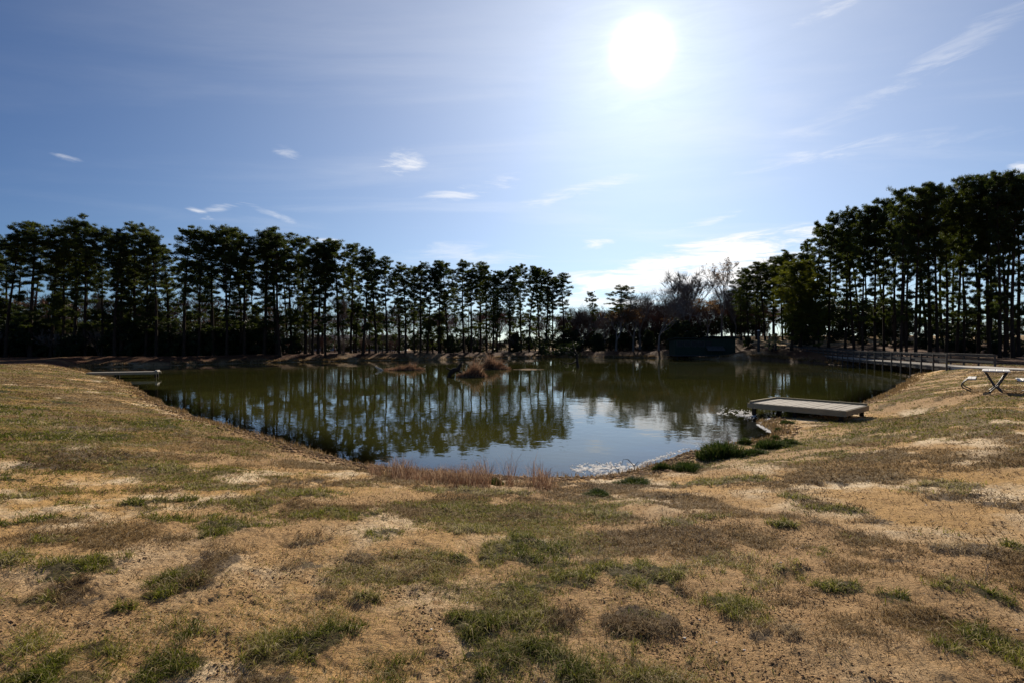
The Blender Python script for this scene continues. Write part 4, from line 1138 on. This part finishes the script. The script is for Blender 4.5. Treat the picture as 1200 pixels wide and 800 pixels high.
def grass():
    # green and mixed turf patches
    x, y, r = scatter(1500000, 1.9, 22, 1)
    g, m, dr, cv = masks(x, y)
    want = np.maximum(g, m*.85)
    clump = fbm(x*9, y*9, 13, 3)
    keep = rng.random(len(x)) < want*np.clip((clump-.42)*5.5, .04, 1)
    x, y, r, g, m = x[keep], y[keep], r[keep], g[keep], m[keep]
    c = fbm(x*9, y*9, 13, 3); c2 = fbm(x*1.1, y*1.1, 19, 3)
    h = (.016+.05*rng.random(len(x))**1.7)*(.25+1.5*c)*(1+.014*r)
    tone = np.clip(rng.normal(.40, .22, len(x))+(m > g)*.28+(c2-.5)*.7, 0, 1)
    stray = rng.random(len(x)) < .17; tone[stray] = rng.uniform(.8, 1, stray.sum())
    tz = np.maximum(g, m*.8)*(.4+.6*fbm(x*4, y*4, 91, 3))*.022
    V, T, to = blades(x, y, surf(x, y)+tz*.9, h, lodw(r, .0027)*rng.uniform(.7, 1.4, len(x)), rng.uniform(.2, 2.2, len(x)), tone)
    tag(link('green_turf', tri_mesh('green_turf', V, T, M_gblade, dict(tone=to))), 'low patches of green turf scattered over the sandy ground', 'grass', kind='stuff')
    print('green blades', len(x))
    # dry mats
    x, y, r = scatter(700000, 1.9, 22, 1)
    g, m, dr, cv = masks(x, y)
    want = np.maximum(dr, .35*np.maximum(g, m))
    keep = rng.random(len(x)) < want*np.clip((fbm(x*7, y*7, 23, 3)-.40)*5, .06, 1)
    x, y, r, dr = x[keep], y[keep], r[keep], dr[keep]
    h = (.02+.055*rng.random(len(x))**1.4)*(1+.01*r)
    tone = np.clip(rng.normal(.50, .3, len(x))+(fbm(x*1.4, y*1.4, 29, 3)-.5)*1.2, 0, 1)
    V, T, to = blades(x, y, surf(x, y)+dr*.02, h, lodw(r, .003), rng.uniform(.8, 2.6, len(x)), tone)
    tag(link('dry_turf_mats', tri_mesh('dry_turf_mats', V, T, M_dblade, dict(tone=to*.9))), 'grey brown mats of dead grass between the green patches', 'grass', kind='stuff')
    print('dry blades', len(x))
    # thin lawn cover everywhere
    x, y, r = scatter(1700000, 1.9, 62, 1, 54)
    d = pond_sd(x, y); ok = d > .25; x, y, r, d = x[ok], y[ok], r[ok], d[ok]
    g, m, dr, cv = masks(x, y, d)
    keep = rng.random(len(x)) < np.maximum(cv*.9, .05)+.3*g*(r > 15)
    x, y, r, d, g = x[keep], y[keep], r[keep], d[keep], g[keep]
    h = (.012+.04*rng.random(len(x))**1.6)*(1+.010*r)
    tone = np.clip(rng.normal(.43, .24, len(x))+(fbm(x*.7, y*.7, 37, 3)-.5)*.9, 0, 1)
    V, T, to = blades(x, y, surf(x, y, d), h, lodw(r, .003), rng.uniform(.4, 2.8, len(x)), tone)
    gi = np.repeat(np.maximum(g, sst(fbm(x*.35, y*.5, 83, 3), .5, .62)*.75) > rng.random(len(x)), 5)
    gt = gi.reshape(-1, 5)[:, 0]; o = np.arange(len(gt))
    def sub(mask):
        idx = np.nonzero(mask)[0]; n_ = len(mask)
        Vs = V.reshape(-1, 5, 3)[idx].reshape(-1, 3)
        oo = (np.arange(len(idx))*5)[:, None]
        Ts = np.concatenate([oo+np.array([[0, 1, 2]]), oo+np.array([[0, 2, 3]]), oo+np.array([[3, 2, 4]])])
        return Vs, Ts, to.reshape(-1, 5)[idx].ravel()
    a, b, c = sub(~gt); tag(link('dry_lawn_grass', tri_mesh('dry_lawn_grass', a, b, M_dblade, dict(tone=c))), 'thin straw coloured grass covering the banks and lawn', 'grass', kind='stuff')
    a, b, c = sub(gt); tag(link('green_lawn_grass', tri_mesh('green_lawn_grass', a, b, M_gblade, dict(tone=np.clip(c+.1, 0, 1)))), 'thin green grass mixed into the straw coloured lawn', 'grass', kind='stuff')
    print('cover', len(x))
grass()

def lumps(n, rmin, rmax, smin, smax, mat, name, label, cat, cond=None, flat=.6, half=50, elong=1.0):
    x, y, r = scatter(n, rmin, rmax, 1, half)
    d = pond_sd(x, y); ok = d > .1
    if cond is not None: ok &= cond(x, y, d)
    x, y, r, d = x[ok], y[ok], r[ok], d[ok]; n = len(x)
    s = (smin+(smax-smin)*rng.random(n)**3)*(1+.04*r)
    base = np.array([[1, 0, 0], [.5, .87, .1], [-.5, .87, 0], [-1, 0, .1], [-.5, -.87, 0], [.5, -.87, .1], [0, 0, .8], [0, 0, -.6]], float)
    P = base[None]*(1+rng.uniform(-.35, .35, (n, 8, 1)))
    P[:, :, 1] *= elong
    a = rng.uniform(0, 6.28, n); ca, sa = np.cos(a)[:, None], np.sin(a)[:, None]
    X = P[:, :, 0]*ca-P[:, :, 1]*sa; Y = P[:, :, 0]*sa+P[:, :, 1]*ca; Z = P[:, :, 2]*flat
    V = np.stack([X*s[:, None]+x[:, None], Y*s[:, None]+y[:, None], Z*s[:, None]+(surf(x, y, d)+s*.12)[:, None]], -1).reshape(-1, 3)
    f = np.array([[i, (i+1) % 6, 6] for i in range(6)]+[[(i+1) % 6, i, 7] for i in range(6)])
    T = (np.arange(n)*8)[:, None, None]+f[None]
    tag(link(name, tri_mesh(name, V, T.reshape(-1, 3), mat)), label, cat, kind='stuff')
def bare(x, y, d):
    g, m, dr, cv = masks(x, y, d); k = fbm(x*2.3, y*2.3, 44, 4, .6)
    return (rng.random(len(x)) < (1-np.maximum(np.maximum(g, m), dr))*np.clip((k-.50)*9, .03, 1))
lumps(120000, 2.0, 16, .0015, .0085, M_clod, 'soil_clods', 'small sandy clods and pellets on the bare soil', 'soil', bare, .7)
lumps(110000, 2.0, 20, .003, .0105, M_debris, 'leaf_litter', 'dark bits of leaf and root lying on the sand', 'litter', bare, .35, elong=.28)

lumps(160000, 6, 34, .008, .035, M_debris, 'shoreline_debris', 'dark clods and drifted debris along the waterline', 'debris', lambda x, y, d: (d < .2+1.1*fbm(x*1.1, y*1.1, 70, 3)**1.5)&(rng.random(len(x)) < .75), .7)
lumps(60000, 6, 34, .01, .05, M_clod, 'shoreline_clods', 'sandy clods crumbled from the pond bank', 'soil', lambda x, y, d: (d < .9)&(rng.random(len(x)) < .5), .6)
# ------------------------------------------------------------------ shore plants
def tuft_mesh(seed, rad, h, n, mat, w=.006, lean=(.2, 1.1), tone=(.4, .25), mound=0.0):
    r = np.random.default_rng(seed)
    a = r.uniform(0, 6.28, n); q = rad*np.sqrt(r.random(n))
    lob = 1+.25*np.sin(a*3+seed)+.15*np.sin(a*5+seed*2)
    x, y = np.cos(a)*q*lob, np.sin(a)*q*lob*.8
    prof = np.clip(1-(q/rad)**2, 0, 1)
    z = mound*prof-.02
    hh = h*(.45+.55*r.random(n))*(.5+.6*prof)
    V, T, to = blades(x, y, z, hh, w*r.uniform(.6, 1.4, n), r.uniform(lean[0], lean[1], n), np.clip(r.normal(tone[0], tone[1], n), 0, 1), az=a+r.normal(0, .7, n))
    return tri_mesh('tuft', V, T, mat, dict(tone=to))
sh = [(846, 531, 30, 17, 'largest dark green sedge clump on the sand spit'), (806, 543, 21, 11, 'dark sedge clump just left of the largest one'), (905, 521, 20, 10, 'dark sedge clump below the white foam curve'), (925, 517, 14, 7, 'flat dark sedge clump at the right end of the shore clumps'), (874, 515, 8, 8, 'small upright sedge clump at the water tip'),
      (776, 543, 10, 8, 'small sedge clump at the edge of the bright water'), (745, 559, 26, 8, 'low dark sedge clump below the sparkling foam'), (885, 528, 14, 6, 'low sedge clump between the two larger ones on the spit'), (906, 501, 6, 5, 'tiny sedge tuft inside the white foam curve'), (909, 509, 6, 6, 'tiny sedge tuft at the lower end of the foam curve'), (922, 494, 9, 4, 'flat tuft under the edge of the fishing dock'), (577, 560, 14, 9, 'dark green clump under the reddish shore reeds'),
      (530, 556, 15, 7, 'dark green clump left under the reddish shore reeds'), (700, 575, 20, 6, 'low dark clump on the bank right of the reeds')]
tm = [tuft_mesh(600+i, 1.0, .75, 1500, M_tuft, .03, (.1, .9), (.5, .28), .16) for i in range(3)]
for i, (px, py, rx, hpx, lb) in enumerate(sh):
    x, y, z = unproj(np.array([float(px)]), np.array([float(py)])); x, y = float(x[0]), float(y[0])
    if pond_sd(np.array([x]), np.array([y]))[0] < .05: y -= .3
    s = rx*y/F
    o = link('sedge_clump', tm[i % 3]); o.location = (x, y, gz(x, y)-.02); o.scale = (s, s, hpx*y/F/.60); o.rotation_euler = (0, 0, i*1.3)
    tag(o, lb, 'plant', 'sedge clumps along the near shore')
# thin reeds along the near shore
def reeds():
    n = 6500; u = rng.random(n)
    px = 432+u*222; py = np.interp(px, [432, 470, 520, 560, 640, 655], [546, 550, 555, 558, 562, 562])+rng.normal(1, 3.2, n)
    dn = fbm(px*.055, px*0+3, 5, 3); ht = np.interp(px, [432, 470, 500, 560, 600, 625, 655], [.10, .26, .13, .24, .38, .30, .12])
    keep = rng.random(n) < np.clip((dn-.43)*6, .06, 1); px, py, ht = px[keep], py[keep], ht[keep]; n = len(px)
    x, y, z = unproj(px, py); y = y+0
    d = pond_sd(x, y); z = np.where(d < 0, -.02, surf(x, y, d))
    V, T, to = blades(x, y, z, ht*1.3*(.3+1.35*rng.random(n)**2), .0065*rng.uniform(.6, 1.3, n)+0*x, rng.uniform(.05, 1.3, n), np.clip(rng.normal(.5, .3, n), 0, 1))
    tag(link('shore_reeds', tri_mesh('shore_reeds', V, T, M_reed, dict(tone=to))), 'thin reddish reeds fringing the near shore of the pond', 'reeds', kind='stuff')
reeds()
# rough dry fringe round the rest of the shoreline
def fringe():
    P = np.array(pond); nP = len(P); n = 120000
    i = rng.integers(0, nP, n); t = rng.random(n)
    a = P[i]; b = P[(i+1) % nP]; q = a+(b-a)*t[:, None]
    q = q+rng.normal(0, .35, (n, 2))
    x, y = q[:, 0], q[:, 1]; d = pond_sd(x, y)
    far = y > 45
    k = (d > .02)&(rng.random(n) < np.where(far, 1, .8)*np.clip((fbm(x*.6, y*.6, 64, 3)-.38)*5, .05, 1))
    x, y, d = x[k], y[k], d[k]; r = np.hypot(x, y)
    h = np.where(y > 45, .28, .07+.12*fbm(x*.8, y*.8, 65, 3))*(.3+rng.random(len(x)))
    V, T, to = blades(x, y, surf(x, y, d), h, lodw(r, .004), rng.uniform(.1, 1, len(x)), np.clip(rng.normal(.4, .2, len(x)), 0, 1))
    tag(link('shoreline_grass', tri_mesh('shoreline_grass', V, T, M_dblade, dict(tone=to))), 'rough dry grass along the edge of the water', 'grass', kind='stuff')
fringe()
# islets
def islet(ix, iy, a, b, hm, hg, label, peak=None, n=3800):
    r = empty('reed_islet', (ix, iy, 0)); tag(r, label, 'islet', 'reed islets in the pond')
    na, nr_ = 40, 7; V = [(0, 0, hm)]; Fc = []
    for k in range(1, nr_+1):
        t = k/nr_
        for j in range(na):
            an = 2*math.pi*j/na; w = 1+.14*math.sin(3*an+ix)+.10*math.sin(7*an+iy)
            V.append((math.cos(an)*a*t*w, math.sin(an)*b*t*w, hm*(1-t**1.6)-(.25 if k == nr_ else .02*t)+.02*math.sin(5*an+k*2)))
    for j in range(na): Fc.append((0, 1+j, 1+(j+1) % na))
    for k in range(nr_-1):
        for j in range(na):
            p = 1+k*na; Fc.append((p+j, p+na+j, p+na+(j+1) % na, p+(j+1) % na))
    me = bpy.data.meshes.new('mound'); me.from_pydata(V, [], Fc); me.materials.append(M_clod); me.polygons.foreach_set('use_smooth', np.ones(len(Fc), bool)); link('mound', me, r)
    an = rng.uniform(0, 6.28, n); q = np.sqrt(rng.random(n))
    w = 1+.14*np.sin(3*an+ix)+.10*np.sin(7*an+iy)
    x, y = np.cos(an)*q*a*.8*w, np.sin(an)*q*b*.8*w
    prof = np.clip(1-q**2, 0, 1)*sst(fbm(x*1.4+ix, y*1.4+3, 98, 3), .3, .62)
    low = rng.random(n) < .55; q = np.where(low, np.sqrt(rng.random(n)), q); x = np.where(low, np.cos(an)*q*a*.97*w, x); y = np.where(low, np.sin(an)*q*b*.97*w, y)
    hh = hg*(.45+.55*rng.random(n))*(.5+.5*prof)
    hh = hh*(.2+2.0*fbm(x*2.2+ix, y*2.2, 88, 3)**1.6); st = rng.random(n) < .06; hh = np.where(st, hh*1.7, hh)
    hh = np.where(low, np.minimum(hh, .1+.25*rng.random(n)), hh)
    if peak: hh = hh+peak[1]*np.exp(-((x-peak[0])/.55)**2)*rng.random(n)
    V, T, to = blades(x, y, hm*prof*.9, hh, .03*rng.uniform(.5, 1.4, n), rng.uniform(.05, 1.0, n), np.clip(rng.normal(.4, .25, n), 0, 1), az=an+rng.normal(0, .8, n))
    link('reeds', tri_mesh('reeds', V, T, M_reed, dict(tone=to)), r)
islet(-11.4, 53.5, 2.1, 1.0, .10, .95, 'left reed islet, low and flat with a pale log at its tip')
islet(-3.3, 42.0, 1.15, .7, .10, 1.05, 'nearest reed islet, small and round beside the driftwood stump', n=3000)
islet(-1.9, 55.5, 1.9, 1.0, .14, 1.05, 'rear reed islet, largest with a pointed crest', peak=(-.3, .7), n=5200)
def spit():
    V = []; Fc = []; na = 36
    for k, t in enumerate((.0, .5, 1.0)):
        for j in range(na):
            an = 2*math.pi*j/na; w = 1+.2*math.sin(3*an)+.15*math.sin(6*an+1)
            V.append((1.7+math.cos(an)*2.0*t*w, 54.6+math.sin(an)*.5*t*w, .07*(1-t)+(-.06 if k == 2 else .02)))
    for k in range(2):
        for j in range(na): Fc.append((k*na+j, (k+1)*na+j, (k+1)*na+(j+1) % na, k*na+(j+1) % na))
    me = bpy.data.meshes.new('sand_bar'); me.from_pydata(V, [], Fc); me.materials.append(M_conc)
    me.materials[0] = M_clod
    tag(link('sand_bar', me), 'thin pale sand bar right of the rear reed islet', kind='structure')
spit()
# white foam flecks gathered at the shore
def foam():
    pts = []
    for (pa, pb, w, n) in [((672, 549), (745, 547), 2.2, 3400), ((700, 556), (752, 548), 2.0, 1600), ((745, 546), (800, 527), 1.2, 500), ((848, 482), (884, 486), 2.0, 1700), ((840, 484), (872, 483), .8, 500), ((905, 489), (888, 497), .7, 900), ((888, 497), (903, 506), .7, 900), ((800, 526), (880, 514), .5, 250)]:
        t = rng.random(n); px = pa[0]+(pb[0]-pa[0])*t+rng.normal(0, w, n); py = pa[1]+(pb[1]-pa[1])*t+rng.normal(0, w, n)
        ok = fbm(px*.25, py*.5, 7, 3) > .42
        pts.append(np.stack([px[ok], py[ok]], 1))
    p = np.concatenate(pts)
    D = F*EYE/(p[:, 1]-HZ); x = (p[:, 0]-600)/F*D; y = D
    d = pond_sd(x, y); z = np.where(d < 0, .004, surf(x, y, d)+.004); ok = z < .25
    x, y, z = x[ok], y[ok], z[ok]
    n = len(x); s = .006+.022*rng.random(n)**3
    k = 6; an = np.arange(k)*2*np.pi/k
    rr = s[:, None]*(.5+rng.random((n, k)))
    X = x[:, None]+rr*np.cos(an); Y = y[:, None]+rr*np.sin(an)*.8; Z = np.repeat(z[:, None]-.004, k, 1)
    top = np.stack([x, y, z+s*.45], 1)[:, None, :]
    V = np.concatenate([np.stack([X, Y, Z], -1), top], 1).reshape(-1, 3)
    f = np.array([[i, (i+1) % k, k] for i in range(k)])
    T = ((np.arange(n)*(k+1))[:, None, None]+f[None]).reshape(-1, 3)
    tag(link('shore_foam', tri_mesh('shore_foam', V, T, M_foam)), 'white foam flecks drifted against the near shore', 'foam', kind='stuff')
foam()
# a few dead twigs at the waterline
def twigs():
    for i, (px, py, lb) in enumerate([(742, 553, 'thin black dead twig arching out of the bright water'), (724, 556, 'small crooked twig left of the arching twig')]):
        D = F*EYE/(py-HZ); x = (px-600)/F*D
        b = MB(); s = 1-.4*i
        b.tube([(.05, 0, -.1), (.02, 0, .12*s), (-.10*s, 0, .25*s), (-.2*s, 0, .26*s), (-.24*s, 0, .12*s)], [.010, .009, .007, .005, .003], 5)
        b.tube([(.0, 0, .1), (.12*s, .05, .2*s), (.16*s, .05, .17*s)], [.006, .004, .002], 4)
        o = b.build('dead_twig', M_dead); o.location = (x, D, .01); tag(o, lb, 'twig')
twigs()

def pebbles():
    lumps(700, 2.0, 14, .002, .009, M_foam, 'pale_pebbles', 'tiny pale pebbles and petals scattered over the soil', 'pebbles', None, .6)
    x, y, z = unproj(np.array([558.]), np.array([772.])); x, y = float(x[0]), float(y[0])
    b = MB(); pts = []
    for k in range(9):
        a = 2*math.pi*k/9; pts.append((math.cos(a)*.062*(1+.25*math.sin(k*2.3)), math.sin(a)*.035*(1+.3*math.cos(k*1.7))))
    b.prism(pts, 0, .012); o = b.build('bark_chip', M_dead); o.location = (x, y, gz(x, y)+.012); o.rotation_euler = (R(14), R(5), .3)
    tag(o, 'flat black bark chip lying in the turf at the bottom centre', 'bark')
    for i, (px, py, h, lb) in enumerate([(664, 662, .17, 'pale bent dead stalk standing in the turf patch at centre'), (700, 655, .12, 'shorter pale stalk just right of the bent stalk'), (452, 640, .13, 'thin grey dead weed left of the centre sand patch'), (820, 640, .15, 'thin dry stalk at the left edge of the yellowish turf'), (1155, 676, .16, 'pale dead weed stalk in the turf patch at the right')]):
        x, y, z = unproj(np.array([float(px)]), np.array([float(py)])); x, y = float(x[0]), float(y[0]); b = MB(); rd = random.Random(i)
        p = Vector((0, 0, -.01)); pts = [p.copy()]
        for k in range(5): p = p+Vector((rd.uniform(-.012, .022), rd.uniform(-.01, .01), h/5)); pts.append(p.copy())
        b.tube(pts, [.0028, .0025, .002, .0018, .0014, .001], 5)
        for k in (2, 3, 4): b.tube([pts[k], pts[k]+Vector((rd.uniform(-.04, .04), rd.uniform(-.02, .02), .03))], [.0014, .0008], 4)
        o = b.build('dead_stalk', M_wood); o.location = (x, y, gz(x, y)); tag(o, lb, 'stalk')
pebbles()
